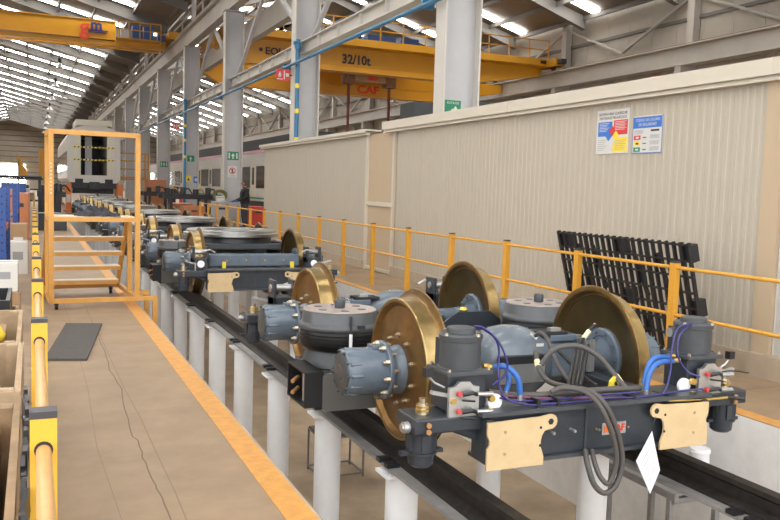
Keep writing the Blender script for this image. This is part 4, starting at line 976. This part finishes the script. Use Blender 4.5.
bp = empty('blue_pipe', (6.8, 0, 5.05)); tag(bp, 'long blue pipe running along the pale tie beam', 'pipe')
MB().cyl((-.13, 2, 0), (-.13, 120, 0), .045, n=12).build('pipe_run', 'pipe_blue', bp)
for y in [13.4 + 9.3 * k for k in range(12)]: MB().box(-.14, .1, y + .7, y + .76, -.05, .12).build('hanger', 'pipe_blue', bp, smooth=0)
for y in (22.9, 41.5):
    vp = empty('blue_standpipe', (6.83, y - .36, 2.67 if y < 30 else 0)); tag(vp, 'vertical blue pipe with yellow bands down ' + ('nearer' if y < 30 else 'farther') + ' column edge', 'pipe')
    zb = vp.location.z; MB().cyl((0, 0, .0), (0, 0, 5.75 - zb), .06, n=14).build('pipe', 'pipe_blue', vp); MB().cyl((0, 0, 5.5 - zb), (0, 0, 5.6 - zb), .10, n=14).build('flange', 'pipe_blue', vp); MB().cyl((-.13, 0, 5.65 - zb), (.06, 0, 5.65 - zb), .055, n=12).build('elbow', 'pipe_blue', vp)
    for z in (2.9, 3.7, 4.4): MB().cyl((0, 0, z - zb), (0, 0, z + .13 - zb), .0615, n=14).build('yellow_band', 'sign_yellow', vp)

# ================================================================== CRANES
def hand_railing(parent, x0, x1, y, z, h, n, m='crane_yellow', r=.025):
    for zz_ in (z + h, z + h * .5): MB().bar((x0, y, zz_), (x1, y, zz_), r * 2, r * 2).build('hand_rail', m, parent, smooth=0)
    for k in range(n + 1): MB().bar((x0 + (x1 - x0) * k / n, y, z), (x0 + (x1 - x0) * k / n, y, z + h), r * 2, r * 2).build('stanchion', m, parent, smooth=0)
# crane of the near bay
cr = empty('overhead_crane', (6.9, 47.5, 9.3)); tag(cr, 'yellow overhead crane with red and navy gm logo and blue cabinets', 'crane')
def CB(nm, x0, x1, y0, y1, z0, z1, m='crane_yellow', parent=None, bevel=0): return MB().box(x0 - 6.9, x1 - 6.9, y0 - 47.5, y1 - 47.5, z0 - 9.3, z1 - 9.3).build(nm, m, parent or cr, smooth=0, bevel=bevel)
g = CB('girder', -14.4, 4.15, 47.5, 48.0, 9.30, 10.22); CB('flange', -14.4, 4.15, 47.44, 48.06, 10.22, 10.26, parent=g); CB('flange', -14.4, 4.15, 47.44, 48.06, 9.26, 9.30, parent=g)
CB('girder', -14.4, 6.7, 49.6, 50.1, 9.15, 9.60)
CB('lower_beam', -14.4, 6.75, 47.5, 47.9, 8.98, 9.20); CB('end_beam', 4.1, 6.75, 47.4, 48.0, 9.02, 9.26)
CB('end_carriage', 6.75, 7.35, 46.2, 51.4, 9.42, 9.80); CB('end_post', 6.5, 6.76, 47.4, 48.2, 9.20, 9.80)
for y in (46.6, 51.0): MB().cyl((7.02 - 6.9, y - 47.5, .22), (7.14 - 6.9, y - 47.5, .22), .22, n=18).build('travel_wheel', 'dark_steel', cr)
CB('service_platform', 4.15, 6.4, 46.6, 47.5, 9.26, 9.32)
hand_railing(cr, 4.2 - 6.9, 6.4 - 6.9, -.9, .02, .85, 4)
for x0, x1 in ((4.95, 5.48), (5.55, 6.05)):
    c = CB('electric_cabinet', x0, x1, 46.9, 47.35, 9.36, 10.05, 'box_blue'); CB('cabinet_door', x0 + .04, x1 - .04, 46.88, 46.9, 9.42, 10.0, 'box_blue', c)
c = CB('electric_cabinet', 4.35, 4.85, 46.9, 47.3, 9.36, 9.85, 'grey_box'); CB('motor', 6.25, 6.65, 46.8, 47.3, 9.36, 9.65, 'box_blue'); CB('work_light', 6.05, 6.2, 46.7, 46.85, 9.60, 9.75, 'lamp_glass')
text('logo_letter', 'g', 1.15, 'ink_red', cr, face_ny(2.55 - 6.9, -.08, 9.80 - 9.3), .008, 1.0, .018); text('logo_letter', 'm', .78, 'ink_navy', cr, face_ny(3.15 - 6.9, -.08, 9.94 - 9.3), .008, 1.0, .025)
for k in range(2): MB().box(2.75 - 6.9, 3.75 - 6.9 - .1 * k, -.085, -.0, 9.66 - 9.3 - .1 * k, 9.70 - 9.3 - .1 * k).build('logo_line', 'ink_navy', cr, smooth=0)
# crane of the far bay
fc = empty('overhead_crane', (25.3, 38.1, 8.2)); tag(fc, 'yellow 32/10t overhead crane spanning the far bay', 'crane')
def FB(nm, x0, x1, y0, y1, z0, z1, m='crane_yellow', parent=None): return MB().box(x0 - 25.3, x1 - 25.3, y0 - 37, y1 - 37, z0 - 8.2, z1 - 8.2).build(nm, m, parent or fc, smooth=0)
def girder(y, zt, zb, xl=7.6, xr=25.2):
    m = MB(); m.prism([(xl - 25.3, zt - 8.2), (xr - 25.3, zt - 8.2), (xr - 25.3, zt - .45 - 8.2), (xr - 4.2 - 25.3, zb - 8.2), (xl + 1.2 - 25.3, zb - 8.2), (xl - 25.3, zt - .55 - 8.2)], 'y', y - 37, y + .5 - 37)
    return m.build('girder', 'crane_yellow', fc, smooth=0)
g1 = girder(37, 8.48, 7.35); FB('flange', 8.8, 21.0, 36.9, 37.6, 7.31, 7.36, parent=g1)
g2 = girder(41, 7.95, 6.72); FB('flange', 8.8, 21.0, 40.9, 41.6, 6.68, 6.73, parent=g2)
FB('web_stripe', 11.0, 21.0, 36.97, 37.0, 7.62, 7.68, parent=g1); FB('web_stripe', 11, 21, 40.97, 41, 7.25, 7.32, parent=g2)
FB('walkway', 8.0, 25.2, 36.2, 37.0, 8.46, 8.80); hand_railing(fc, 8.2 - 25.3, 25.1 - 25.3, -.75, .6, .95, 14)
FB('end_carriage', 25.0, 25.5, 35.4, 42.6, 8.38, 8.78); FB('end_carriage', 7.85, 8.2, 35.4, 42.6, 8.35, 8.78); FB('buffer', 25.1, 25.4, 35.0, 35.4, 8.45, 8.7, 'black_paint')
FB('warning_strip', 24.6, 24.95, 36.17, 36.2, 8.55, 8.7, 'black_paint')
for y in (36, 42): MB().cyl((25.22 - 25.3, y - 37, .17), (25.34 - 25.3, y - 37, .17), .17, n=14).build('travel_wheel', 'dark_steel', fc)
for x0, x1 in ((14.2, 15.4), (15.7, 17.3), (17.6, 18.6)): FB('electric_cabinet', x0, x1, 38.6, 39.4, 8.5, 9.55, 'box_blue')
FB('trolley', 12.2, 19.0, 37.6, 40.9, 8.48, 8.56)
text('capacity_lettering', '32/10t', .62, 'ink', fc, face_ny(14.5 - 25.3, -.03, 7.90 - 8.2), .006, .92, .018); text('maker_lettering', 'EQUI', .44, 'ink', fc, face_ny(10.5 - 25.3, -.03, 7.93 - 8.2), .006, 1.1, .014)
MB().lathe([(.02, 0), (.09, 0), (.09, .006), (.02, .006)], (9.75 - 25.3, -.025, 7.98 - 8.2), (0, -1, 0), 12).build('logo_mark', 'ink', fc)
text('logo_lettering', 'CAF', .55, 'ink_red', fc, face_ny(16.75 - 25.3, 3.965, 7.03 - 8.2), .006, 1.25, .02); text('plate_lettering', 'ELECTRICA', .16, 'ink', fc, face_ny(20.4 - 25.3, -.03, 7.75 - 8.2), .004)
sp = empty('spreader_beam', (16.2, 40.4, 5.15)); tag(sp, 'tan lifting beam with dark red hangers under the far bay crane', 'lifting beam')
MB().box(-1.4, 1.2, -.2, .2, 2.05, 2.45).build('beam', 'wood', sp, smooth=0); MB().box(-1.5, -.95, -.28, .28, 1.9, 2.5).build('pulley_block', 'rust', sp, smooth=0); MB().box(.8, 1.35, -.28, .28, 1.85, 2.5).build('pulley_block', 'rust', sp, smooth=0)
MB().box(-.2, .3, -.21, -.2, 2.15, 2.35).build('name_plate', 'ink_red', sp, smooth=0)
for x in (-1.2, 1.08): MB().bar((x, 0, 2.0), (x, 0, -.6), .12, .12).build('hanger', 'hanger_red', sp, smooth=0)
for x in (-.9, .9): MB().cyl((x, 0, 2.45), (x, 0, 3.33), .03, n=8).build('rope', 'dark_steel', sp)
hk = FB('hook_block', 12.25, 12.95, 39.05, 39.55, 6.6, 7.1, 'rust'); FB('hanger', 12.55, 12.65, 39.25, 39.35, 4.4, 6.6, 'hanger_red', hk); FB('rope', 12.58, 12.62, 39.28, 39.32, 7.1, 8.48, 'dark_steel', hk)

# ================================================================== HIGH-BAY LAMPS
def lamp(x, y, z, label):
    l = empty('highbay_lamp', (x, y, z)); tag(l, label, 'lamp', 'high-bay lamps under the roof')
    if not hasattr(lamp, 'm'):
        lamp.m = [MB().lathe([(.08, .32), (.10, .30), (.12, .22), (.36, -.10), (.37, -.12), (.34, -.10), (.11, .20), (.06, .28)], n=18).mesh('reflector', 'aluminium', 40),
                  MB().lathe([(.10, .30), (.13, .32), (.13, .62), (.05, .66)], n=14).mesh('ballast', 'dark_steel', 40), MB().lathe([(.02, -.06), (.09, 0), (.10, .10), (.05, .22)], n=12).mesh('bulb', 'lamp_glass', 60),
                  MB().cyl((0, 0, .66), (0, 0, 1.9), .012, n=6).mesh('cord', 'dark_steel', 0)]
    for m_ in lamp.m:
        o = bpy.data.objects.new(m_.name.split('.')[0], m_); COL.objects.link(o); o.parent = l
for k in range(9): lamp(1.85, 53.0 + 13 * k, 9.95, 'metal high-bay lamp hanging in the row beyond the gm crane' if k else 'metal high-bay lamp hanging just beyond the gm crane')
for k in range(8): lamp(17.6, 47 + 9 * k, 10.6, 'metal high-bay lamp hanging in the far bay beyond the 32/10t crane')

# ================================================================== OFFICE ROOF CLUTTER
v = empty('roof_ventilator', (7.72, 10.9, 2.66)); v.scale = (.68, .68, .84); tag(v, 'dark domed turbine ventilator behind the white wall coping', 'ventilator')
MB().cyl((0, 0, 0), (0, 0, .42), .18, n=18).build('neck', 'vent_grey', v); MB().lathe([(.20, .42), (.30, .46), (.325, .54), (.30, .62), (.20, .68), (.05, .70)], n=24).build('dome', 'vent_grey', v)
MB().lathe([(.20, .42), (.34, .42), (.34, .45), (.20, .45)], n=24, closed=True).build('rim', 'aluminium', v)
for i, (x, y, z, s, lab) in enumerate([(8.5, 17.6, 2.66, (1.0, .8, 1.0), 'dark air-conditioner unit on office roof left of the broad column'), (10.35, 18.0, 2.66, (.75, .5, 1.18), 'dark air-conditioner unit on office roof right of the broad column')]):
    a = MB().box(-s[0] / 2, s[0] / 2, -s[1] / 2, s[1] / 2, .05, s[2]).build('ac_unit', 'ac_dark', loc=(x, y, z), smooth=0); tag(a, lab, 'air conditioner')
    MB().lathe([(.02, 0), (.26, 0), (.26, .02), (.02, .02)], (0, -s[1] / 2, s[2] * .5), (0, -1, 0), 20).build('fan_grille', 'black_paint', a); MB().box(-s[0] / 2 + .1, s[0] / 2 - .1, -.2, .2, 0, .05).build('feet', 'dark_steel', a, smooth=0)
for i, (x, y, w, h) in enumerate([(8.3, 10.5, .24, .64), (9.04, 10.5, .40, .84)]):
    r = empty('red_ventilator', (x, y, 2.66)); tag(r, ['small dark red roof vent beside the domed ventilator', 'larger dark red roof vent above the wall posters'][i], 'vent')
    MB().box(-w * .3, w * .3, -.1, .1, 0, h - .12).build('duct', 'dark_steel', r, smooth=0); MB().prism([(-w / 2, h - .12), (w / 2, h - .12), (w * .42, h - .06), (0, h + .04), (-w * .42, h - .06)], 'y', -.16, .16).build('hood', 'red_paint', r, smooth=0)

# ================================================================== TRAINS
def window_row(parent, x, ys, z0, z1, w):
    for y in ys:
        f = MB().box(x - .012, x + .01, y - w / 2, y + w / 2, z0, z1).build('window_pane', 'train_glass', parent, smooth=0)
        for a, b in ((y - w / 2 - .04, y - w / 2), (y + w / 2, y + w / 2 + .04)): MB().box(x - .02, x + .01, a, b, z0 - .04, z1 + .04).build('window_frame', 'grey_box', f, smooth=0)
tc = empty('train_car', (11, 30, 0)); tag(tc, 'white passenger rail car with red roof band standing in the far bay', 'train')
MB().box(-1.5, 1.4, 0, 46, .95, 3.15).build('body', 'train_white', tc, smooth=0); MB().prism([(-1.5, 3.15), (1.4, 3.15), (1.3, 3.32), (-1.4, 3.32)], 'y', 0, 46).build('roof', 'train_pink', tc, smooth=0)
MB().box(-1.2, 1.2, 1, 45, 3.32, 3.85).build('roof_equipment', 'ac_dark', tc, smooth=0); MB().box(-1.4, 1.3, 0, 46, .55, .95).build('skirt', 'dark_steel', tc, smooth=0); MB().box(-1.52, -1.5, 0, 46, 1.05, 1.12).build('side_band', 'sign_green', tc, smooth=0)
window_row(tc, -1.5, [3 + 3.4 * k for k in range(13)], 1.55, 2.55, 2.2)
for k in range(13):
    d_ = MB().box(-1.515, -1.5, 4.3 + 3.4 * k, 5.1 + 3.4 * k, 1.0, 2.75).build('door_leaf', 'train_jamb', tc, smooth=0); MB().box(-1.522, -1.515, 4.5 + 3.4 * k, 4.9 + 3.4 * k, 1.7, 2.5).build('door_glass', 'train_glass', d_, smooth=0)
for k in range(6): MB().cyl((-1.2, 3 + 8 * k, .46), (-1.0, 3 + 8 * k, .46), .45, n=18).build('wheel', 'dark_steel', tc)
# lifted car whose open end faces the walkway
lc = empty('train_car', (2.98, 46.5, 0)); tag(lc, 'white rail car body with open gangway end lifted on orange jacks', 'train')
def endshell(y0, y1):
    m = MB(); out = [(-1.33, 1.75), (-1.15, 1.55), (1.15, 1.55), (1.33, 1.75), (1.33, 3.9), (1.1, 4.35), (.6, 4.55), (-.6, 4.55), (-1.1, 4.35), (-1.33, 3.9)]
    inn = [(-.66, 1.95), (-.5, 1.95), (.5, 1.95), (.66, 1.95), (.66, 3.8), (.66, 4.1), (.4, 4.1), (-.4, 4.1), (-.66, 4.1), (-.66, 3.8)]
    n = len(out); vs = [(x, y0, z) for x, z in out] + [(x, y0, z) for x, z in inn] + [(x, y1, z) for x, z in out] + [(x, y1, z) for x, z in inn]; fs = []
    for i in range(n):
        j = (i + 1) % n; fs += [(i, j, n + j, n + i), (2 * n + i, 3 * n + i, 3 * n + j, 2 * n + j), (i, 2 * n + i, 2 * n + j, j), (n + i, n + j, 3 * n + j, 3 * n + i)]
    return m.add(vs, fs)
endshell(0, 18).build('body', 'train_white', lc, smooth=0)
for sx in (-1, 1): MB().box(sx * .84 - .17, sx * .84 + .17, -.03, .0, 1.85, 4.15).build('door_jamb', 'train_jamb', lc, smooth=0)
MB().box(-.72, .72, 6, 6.05, 1.85, 4.1).build('inner_bulkhead', 'dark_steel', lc, smooth=0); MB().box(-.72, .72, .3, 6, 1.80, 1.85).build('gangway_floor', 'dark_steel', lc, smooth=0); MB().box(-.42, -.08, .5, .6, 1.86, 4.0).build('inner_column', 'grey_box', lc, smooth=0)
for z in (2.72, 3.38):
    t = MB().box(-1.1, 1.1, -.045, -.035, z, z + .07).build('barrier_tape', 'sign_yellow', lc, smooth=0, label='yellow and black barrier tape')
    for k in range(11): MB().prism([(-1.02 + .19 * k, z), (-.95 + .19 * k, z), (-.91 + .19 * k, z + .07), (-.98 + .19 * k, z + .07)], 'y', -.048, -.044).build('black_stripe', 'ink', t, smooth=0)
MB().box(-1.2, 1.2, .1, 17.9, 1.25, 1.55).build('underframe', 'dark_steel', lc, smooth=0); MB().cyl((0, -.5, 1.42), (0, .3, 1.42), .16, n=14).build('coupler', 'dark_steel', lc); MB().box(-.25, .25, -.6, -.3, 1.2, 1.6).build('coupler_head', 'dark_steel', lc, smooth=0)
for sx in (-1, 1): MB().box(sx * .75 - .2, sx * .75 + .2, -.04, .1, 1.55, 1.75).build('buffer_pocket', 'ink', lc, smooth=0)
MB().box(-1.34, -1.33, .3, 17.5, 2.2, 3.2).build('side_window_band', 'train_glass', lc, smooth=0); MB().box(-.9, .9, -.05, 4, 4.55, 4.85).build('roof_unit', 'train_jamb', lc, smooth=0)
for sx in (-1, 1):
    for y in (47.2, 61.0):
        j = empty('lifting_jack', (2.98 + sx * 1.28, y - (.9 if y < 50 else 0), 0)); tag(j, 'orange lifting jack under the %s end of white rail car, %s side' % ('open' if y < 50 else 'rear', 'walkway' if sx < 0 else 'railing'), 'jack', 'lifting jacks of the raised car')
        MB().box(-.25, .25, -.3, .3, .02, .12).build('base', 'jack_orange', j, smooth=0); MB().box(-.14, .14, -.16, .16, .12, 1.5 if y < 50 else 1.24).build('mast', 'jack_orange', j, smooth=0); MB().box(-.10, .10, .16, .50 if y < 50 else .2, 1.10, 1.24).build('lifting_arm', 'jack_orange', j, smooth=0)
        MB().box(-.1, .1, -.18, -.16, .5, .9).build('control_panel', 'sign_white', j, smooth=0)
for k in range(5): MB().box(-1.05, 1.05, .6 + 3.4 * k, 3.4 + 3.4 * k, .97 + .06 * (k % 2), 1.25).build('underfloor_case', 'dark_steel', lc, smooth=0)
# wheelsets and gear spread below the lifted car
for i, (x, y) in enumerate(((2.5, 44.2), (3.5, 44.6))):
    t = empty('axle_stand', (x, y, 0)); tag(t, ['dark axle stand below the lifted car near walkway side', 'dark axle stand below the lifted car near railing side'][i], 'stand')
    MB().box(-.3, .3, -.3, .3, .01, .1).build('base', 'dark_steel', t, smooth=0); MB().cyl((0, 0, .1), (0, 0, .8), .1, n=12).build('column', 'dark_steel', t); MB().box(-.35, .35, -.1, .1, .8, .95).build('saddle', 'grey_box', t, smooth=0)

# ================================================================== BACKGROUND CLUTTER
def crate_box(nm, x0, x1, y0, y1, z0, z1, m, label, cat):
    o = MB().box(x0, x1, y0, y1, z0, z1).build(nm, m, smooth=0, bevel=.02); tag(o, label, cat)
    MB().box(x0 + .06, x1 - .06, y0 - .015, y0, z0 + (z1 - z0) * .15, z0 + (z1 - z0) * .85).build('front_panel', m, o, smooth=0); MB().box((x0 + x1) / 2 - .12, (x0 + x1) / 2 + .12, y0 - .03, y0 - .015, z1 - (z1 - z0) * .3, z1 - (z1 - z0) * .22).build('handle', 'dark_steel', o, smooth=0)
    return o
crate_box('orange_container', 5.55, 6.5, 45, 46.2, 0, 1.82, 'brick_orange', 'tall orange-brown steel container before the farther columns', 'container')
crate_box('grey_cabinet', 6.3, 6.86, 31.2, 31.9, 0, 1.0, 'grey_box', 'low grey cabinet at the column base beside the man', 'cabinet')
crate_box('red_cabinet', 7.70, 8.20, 31.0, 31.8, 0, .85, 'red_paint', 'red cabinet behind the standing man', 'cabinet')
crate_box('white_bin', 6.42, 6.72, 31.3, 31.6, 1.002, 1.2, 'sign_white', 'small white bin on top of the grey cabinet', 'bin')
for k, (x, y) in enumerate(((5.5, 33.5), (5.6, 37.0), (5.9, 38.6))): crate_box('orange_bin', x, x + .9, y, y + 1, 0, .75, 'brick_orange', ['orange-brown bin on floor in front of dark frame on trestles', 'orange-brown bin on floor behind the dark frame', 'orange-brown bin farthest behind the dark frame'][k], 'bin')
def dark_frame(x0, x1, y, label):
    f = empty('bogie_frame', ((x0 + x1) / 2, y, 0)); tag(f, label, 'frame'); w = (x1 - x0) / 2
    MB().box(-w, w, -.12, .12, 1.0, 1.2).build('side_beam', 'dark_steel', f, smooth=0); MB().box(-w, w, 1.5, 1.74, 1.0, 1.2).build('side_beam', 'dark_steel', f, smooth=0)
    for k in range(4):
        x = -w + .25 + k * (2 * w - .5) / 3
        MB().box(x - .09, x + .09, .12, 1.5, 1.02, 1.18).build('cross_beam', 'dark_steel', f, smooth=0); MB().cyl((x, -.2, 1.2), (x, -.2, 1.42 + .08 * (k % 2)), .12, n=12).build('cylinder', 'slate' if k % 2 else 'dark_steel', f)
        MB().tube(smoothpath([(x, -.1, 1.25), (x + .2, -.2, 1.45), (x + .4, -.1, 1.22)], 4), .03, 6).build('hose', 'hose_black' if k % 2 else 'amber', f)
    for x in (-w + .3, w - .3):
        MB().box(x - .06, x + .06, -.1, .1, .01, 1.0).build('trestle_leg', 'dark_steel', f, smooth=0); MB().box(x - .06, x + .06, 1.52, 1.72, .01, 1.0).build('trestle_leg', 'dark_steel', f, smooth=0); MB().box(x - .05, x + .05, .1, 1.52, .3, .4).build('trestle_bar', 'dark_steel', f, smooth=0)
    return f
dark_frame(4.95, 7.0, 35.0, 'dark steel frame with hoses on trestles behind the railing end'); dark_frame(5.0, 6.8, 42.2, 'dark steel frame on trestles before the orange-brown container')
dark_frame(.14, 1.12, 33.0, 'dark steel frame on trestles standing on the walkway beyond step platform')
crate_box('parts_trolley', .2, 1.1, 38, 39.4, 0, 1.05, 'dark_steel', 'dark parts trolley on the walkway behind trestle frame', 'trolley')
crate_box('parts_trolley', .15, 1.0, 28.5, 29.6, 0, .55, 'slate_mid', 'low dark parts trolley on the walkway before trestle frame', 'trolley')
hr = empty('hose_reel', (6.56, 31.72, 1.014)); tag(hr, 'coiled olive hose at the column beside the man', 'hose'); 
for k in range(4): MB().tube([(.06 + .33 * (1 - .08 * k) * math.cos(q * math.pi / 8) * .8, .03 * k, .22 + .2 * (1 - .1 * k) * math.sin(q * math.pi / 8)) for q in range(17)], .03, 6).build('coil', 'olive', hr)
ex = empty('fire_extinguisher', (6.62, 40.9, .002)); tag(ex, 'red fire extinguisher by the column with warning signs', 'extinguisher')
MB().lathe([(.05, 0), (.09, .01), (.09, .9), (.05, 1.0), (.03, 1.02)], n=14).build('cylinder', 'red_paint', ex); MB().box(-.04, .08, -.02, .02, 1.02, 1.12).build('valve', 'black_paint', ex, smooth=0)
# left of the hall axis, far away
yp = empty('work_platform', (.1, 58, 0)); tag(yp, 'yellow work platform with railings in front of end wall', 'platform')
MB().box(-1.0, 1.0, 0, 1.2, 1.75, 1.9).build('deck', 'crane_yellow', yp, smooth=0)
for x in (-.95, .95):
    for y in (.05, 1.15): MB().box(x - .05, x + .05, y - .05, y + .05, .01, 3.3 if x > 0 else 2.9).build('post', 'crane_yellow', yp, smooth=0)
for z in (2.4, 2.9): MB().box(-1.0, 1.0, .02, .07, z, z + .06).build('guard_rail', 'crane_yellow', yp, smooth=0)
MB().box(.25, .60, .1, 1.0, 1.9, 3.6).build('control_column', 'crane_yellow', yp, smooth=0); MB().prism([(-1.0, 1.9), (-.35, 1.9), (-1.0, 3.3)], 'y', .0, .04).build('side_plate', 'crane_yellow', yp, smooth=0)
yq = empty('work_platform', (5.6, 52.5, 0)); tag(yq, 'yellow scaffold platform right of lifted rail car', 'platform')
for x in (-.9, .9):
    for y in (0, 1.5): MB().box(x - .05, x + .05, y - .05, y + .05, .01, 3.4).build('post', 'crane_yellow', yq, smooth=0)
for z in (1.9, 2.4, 2.9, 3.35): MB().box(-.95, .95, -.03, .03, z, z + .08).build('guard_rail', 'crane_yellow', yq, smooth=0)
MB().box(-.95, .95, 0, 1.5, 1.78, 1.88).build('deck', 'crane_yellow', yq, smooth=0)
lr = empty('machine_rack', (-.7, 44, 0)); tag(lr, 'dark steel machine rack with pipes below the yellow work platform', 'rack')
for x in (-1.0, 1.0):
    for y in (0, 1.4): MB().box(x - .06, x + .06, y - .06, y + .06, .01, 1.65).build('post', 'dark_steel', lr, smooth=0)
for z in (.55, 1.1, 1.6): MB().box(-1.15, 1.15, -.1, 1.5, z, z + .08).build('shelf', 'dark_steel', lr, smooth=0)
for k in range(5): MB().cyl((-1.1, .1 + .25 * k, 1.74 + .02 * (k % 2)), (1.1, .1 + .25 * k, 1.74 + .02 * (k % 2)), .06, n=10).build('pipe', 'slate_mid' if k % 2 else 'black_paint', lr)
for k in range(4): MB().box(-.9 + .45 * k, -.6 + .45 * k, .2, .8, .63, .95).build('part_bin', ['brick_orange', 'rack_blue', 'grey_box', 'amber'][k], lr, smooth=0)
for i, (x, y, s, m_, lab) in enumerate([(-.35, 24.0, (.5, .8, 1.25), 'brick_orange', 'orange-red crate on the floor beyond the second rack'), (-.55, 27.5, (.7, 1.0, 1.5), 'rack_blue', 'blue cabinet on the floor beyond the orange-red crate'),
                                    (-.35, 31, (.5, 1.0, 1.3), 'grey_box', 'grey cabinet on the floor beyond the blue cabinet'), (-.5, 35.5, (.7, 1.0, 1.4), 'dark_steel', 'dark cabinet before the machine rack')]):
    crate_box('floor_cabinet', x - s[0] / 2, x + s[0] / 2, y, y + s[1], 0, s[2], m_, lab, 'cabinet')

# pit: wire stool, trestle, wrapped drum
st = empty('wire_stool', (2.95, 8.05, PITZ)); tag(st, 'thin steel wire stool with worn top standing in the pit', 'stool')
for x in (-.24, .24):
    for y in (-.2, .2): MB().bar((x, y, .0), (x, y, .46), .018, .018).build('leg', 'wire_frame', st, smooth=0)
for z in (.04, .45):
    for s_ in (-1, 1): MB().bar((-.24, s_ * .2, z), (.24, s_ * .2, z), .016, .016).build('cross_bar', 'wire_frame', st, smooth=0); MB().bar((s_ * .24, -.2, z), (s_ * .24, .2, z), .016, .016).build('cross_bar', 'wire_frame', st, smooth=0)
MB().box(-.24, .24, -.2, .2, .46, .475).build('top', 'mat_grey', st, smooth=0)
ts = empty('pit_trestle', (4.45, 4.85, PITZ)); tag(ts, 'grey steel trestle standing in the pit beside the white pit wall', 'trestle')
for x in (-.22, .22):
    for y in (-.38, .30): MB().bar((x, y, 0), (x, y, .86), .04, .04).build('leg', 'beam_grey', ts, smooth=0)
    MB().bar((x, -.44, .88), (x, .36, .88), .04, .04).build('top_rail', 'beam_grey', ts, smooth=0)
for y in (-.38, .30): MB().bar((-.22, y, .84), (.22, y, .84), .04, .04).build('cross_rail', 'beam_grey', ts, smooth=0)
MB().box(-.24, .24, -.44, .36, .90, .915).build('top_plate', 'beam_grey', ts, smooth=0)
dr = empty('wrapped_drum', (4.47, 4.46, PITZ + .916)); tag(dr, 'small white plastic-wrapped drum on the pit trestle', 'drum')
MB().lathe([(.05, 0), (.075, .005), (.078, .03), (.072, .05), (.072, .26), (.078, .28), (.07, .30), (.05, .30)], n=20).build('body', 'post_white', dr); MB().lathe([(.074, .02), (.082, .025), (.074, .03)], n=20).build('wire_hoop', 'aluminium', dr)

# ================================================================== MAN
man = empty('person', (7.30, 30.55, 0)); man.scale = (1.22, 1.25, 1.03); tag(man, 'man in dark jacket and trousers standing by the grey cabinet, arms forward', 'person')
J = {'pel': (0, 0, .96, .17, .19), 'sp': (.01, 0, 1.14, .17, .185), 'ch': (.02, 0, 1.34, .18, .20), 'ns': (.0, 0, 1.49, .075, .08), 'nk': (-.02, 0, 1.56, .058, .058), 'h1': (-.04, 0, 1.645, .085, .075), 'h2': (-.035, 0, 1.74, .085, .078)}
E_ = [('pel', 'sp'), ('sp', 'ch'), ('ch', 'ns'), ('ns', 'nk'), ('nk', 'h1'), ('h1', 'h2')]
for s_, t in ((1, 'l'), (-1, 'r')):
    J.update({'hp' + t: (0, s_ * .095, .90, .105, .10), 'kn' + t: (-.02, s_ * .10, .50, .075, .075), 'an' + t: (.03, s_ * .11, .10, .052, .05), 'to' + t: (-.15, s_ * .12, .045, .04, .045),
              'sh' + t: (.02, s_ * .19, 1.42, .078, .078), 'el' + t: (-.02, s_ * .25, 1.14, .058, .058), 'wr' + t: (-.25, s_ * .17, 1.03, .038, .038), 'ha' + t: (-.33, s_ * .15, 1.01, .042, .028)})
    E_ += [('pel', 'hp' + t), ('hp' + t, 'kn' + t), ('kn' + t, 'an' + t), ('an' + t, 'to' + t), ('ch', 'sh' + t), ('sh' + t, 'el' + t), ('el' + t, 'wr' + t), ('wr' + t, 'ha' + t)]
    for f in range(4):
        n1 = 'f%d%s' % (f, t); dy = (f - 1.5) * .022
        J[n1 + 'a'] = (-.39, s_ * .15 + dy, 1.0 - .008 * abs(f - 1), .010, .010); J[n1 + 'b'] = (-.43 + .008 * abs(f - 1), s_ * .15 + dy, .97, .0085, .0085); E_ += [('ha' + t, n1 + 'a'), (n1 + 'a', n1 + 'b')]
    J['th' + t] = (-.34, s_ * .15 - s_ * .05, 1.0, .011, .011); J['tt' + t] = (-.38, s_ * .15 - s_ * .06, .98, .0095, .0095); E_ += [('ha' + t, 'th' + t), ('th' + t, 'tt' + t)]
keys = list(J); me = bpy.data.meshes.new('body'); me.from_pydata([J[k][:3] for k in keys], [(keys.index(a), keys.index(b)) for a, b in E_], [])
tmp = bpy.data.objects.new('tmp_body', me); COL.objects.link(tmp); sk_ = tmp.modifiers.new('skin', 'SKIN'); sk_.use_smooth_shade = True
for i, k in enumerate(keys):
    sv = me.skin_vertices[0].data[i]; sv.radius = J[k][3:5]; sv.use_root = (k == 'pel')
sb = tmp.modifiers.new('sub', 'SUBSURF'); sb.levels = 2; sb.render_levels = 2
dg = bpy.context.evaluated_depsgraph_get(); bme = bpy.data.meshes.new_from_object(tmp.evaluated_get(dg)); bpy.data.objects.remove(tmp)
bme.materials.clear()
for m_ in ('jacket', 'skin', 'hair', 'glove_blue', 'cloth_dark'): bme.materials.append(MATS[m_])
for p in bme.polygons:
    c = p.center
    p.material_index = 1 if c.z > 1.53 else (3 if (c.x < -.27 and c.z > .8) else (4 if c.z < .93 else 0)); p.use_smooth = True
    if c.z > 1.71 or (c.z > 1.58 and c.x > -.045): p.material_index = 2
bd = bpy.data.objects.new('body', bme); COL.objects.link(bd); bd.parent = man
MB().lathe([(.004, 0), (.013, .012), (.010, .03), (.003, .045)], (-.125, 0, 1.635), (0, 0, 1), 8).build('nose', 'skin', man, smooth=60)
for s_ in (-1, 1):
    MB().lathe([(.004, 0), (.02, .006), (.02, .016), (.004, .02)], (-.03, s_ * .076, 1.65), (0, s_, 0), 10).build('ear', 'skin', man, smooth=60); MB().lathe([(.002, 0), (.009, .003), (.002, .006)], (-.116, s_ * .03, 1.675), (-1, 0, 0), 8).build('eye', 'ink', man)
    MB().box(-.20, .07, s_ * .115 - .05, s_ * .115 + .05, .0, .05).build('shoe', 'black_paint', man, bevel=.015)
MB().box(-.122, -.110, -.025, .025, 1.59, 1.60).build('mouth', 'rust', man)
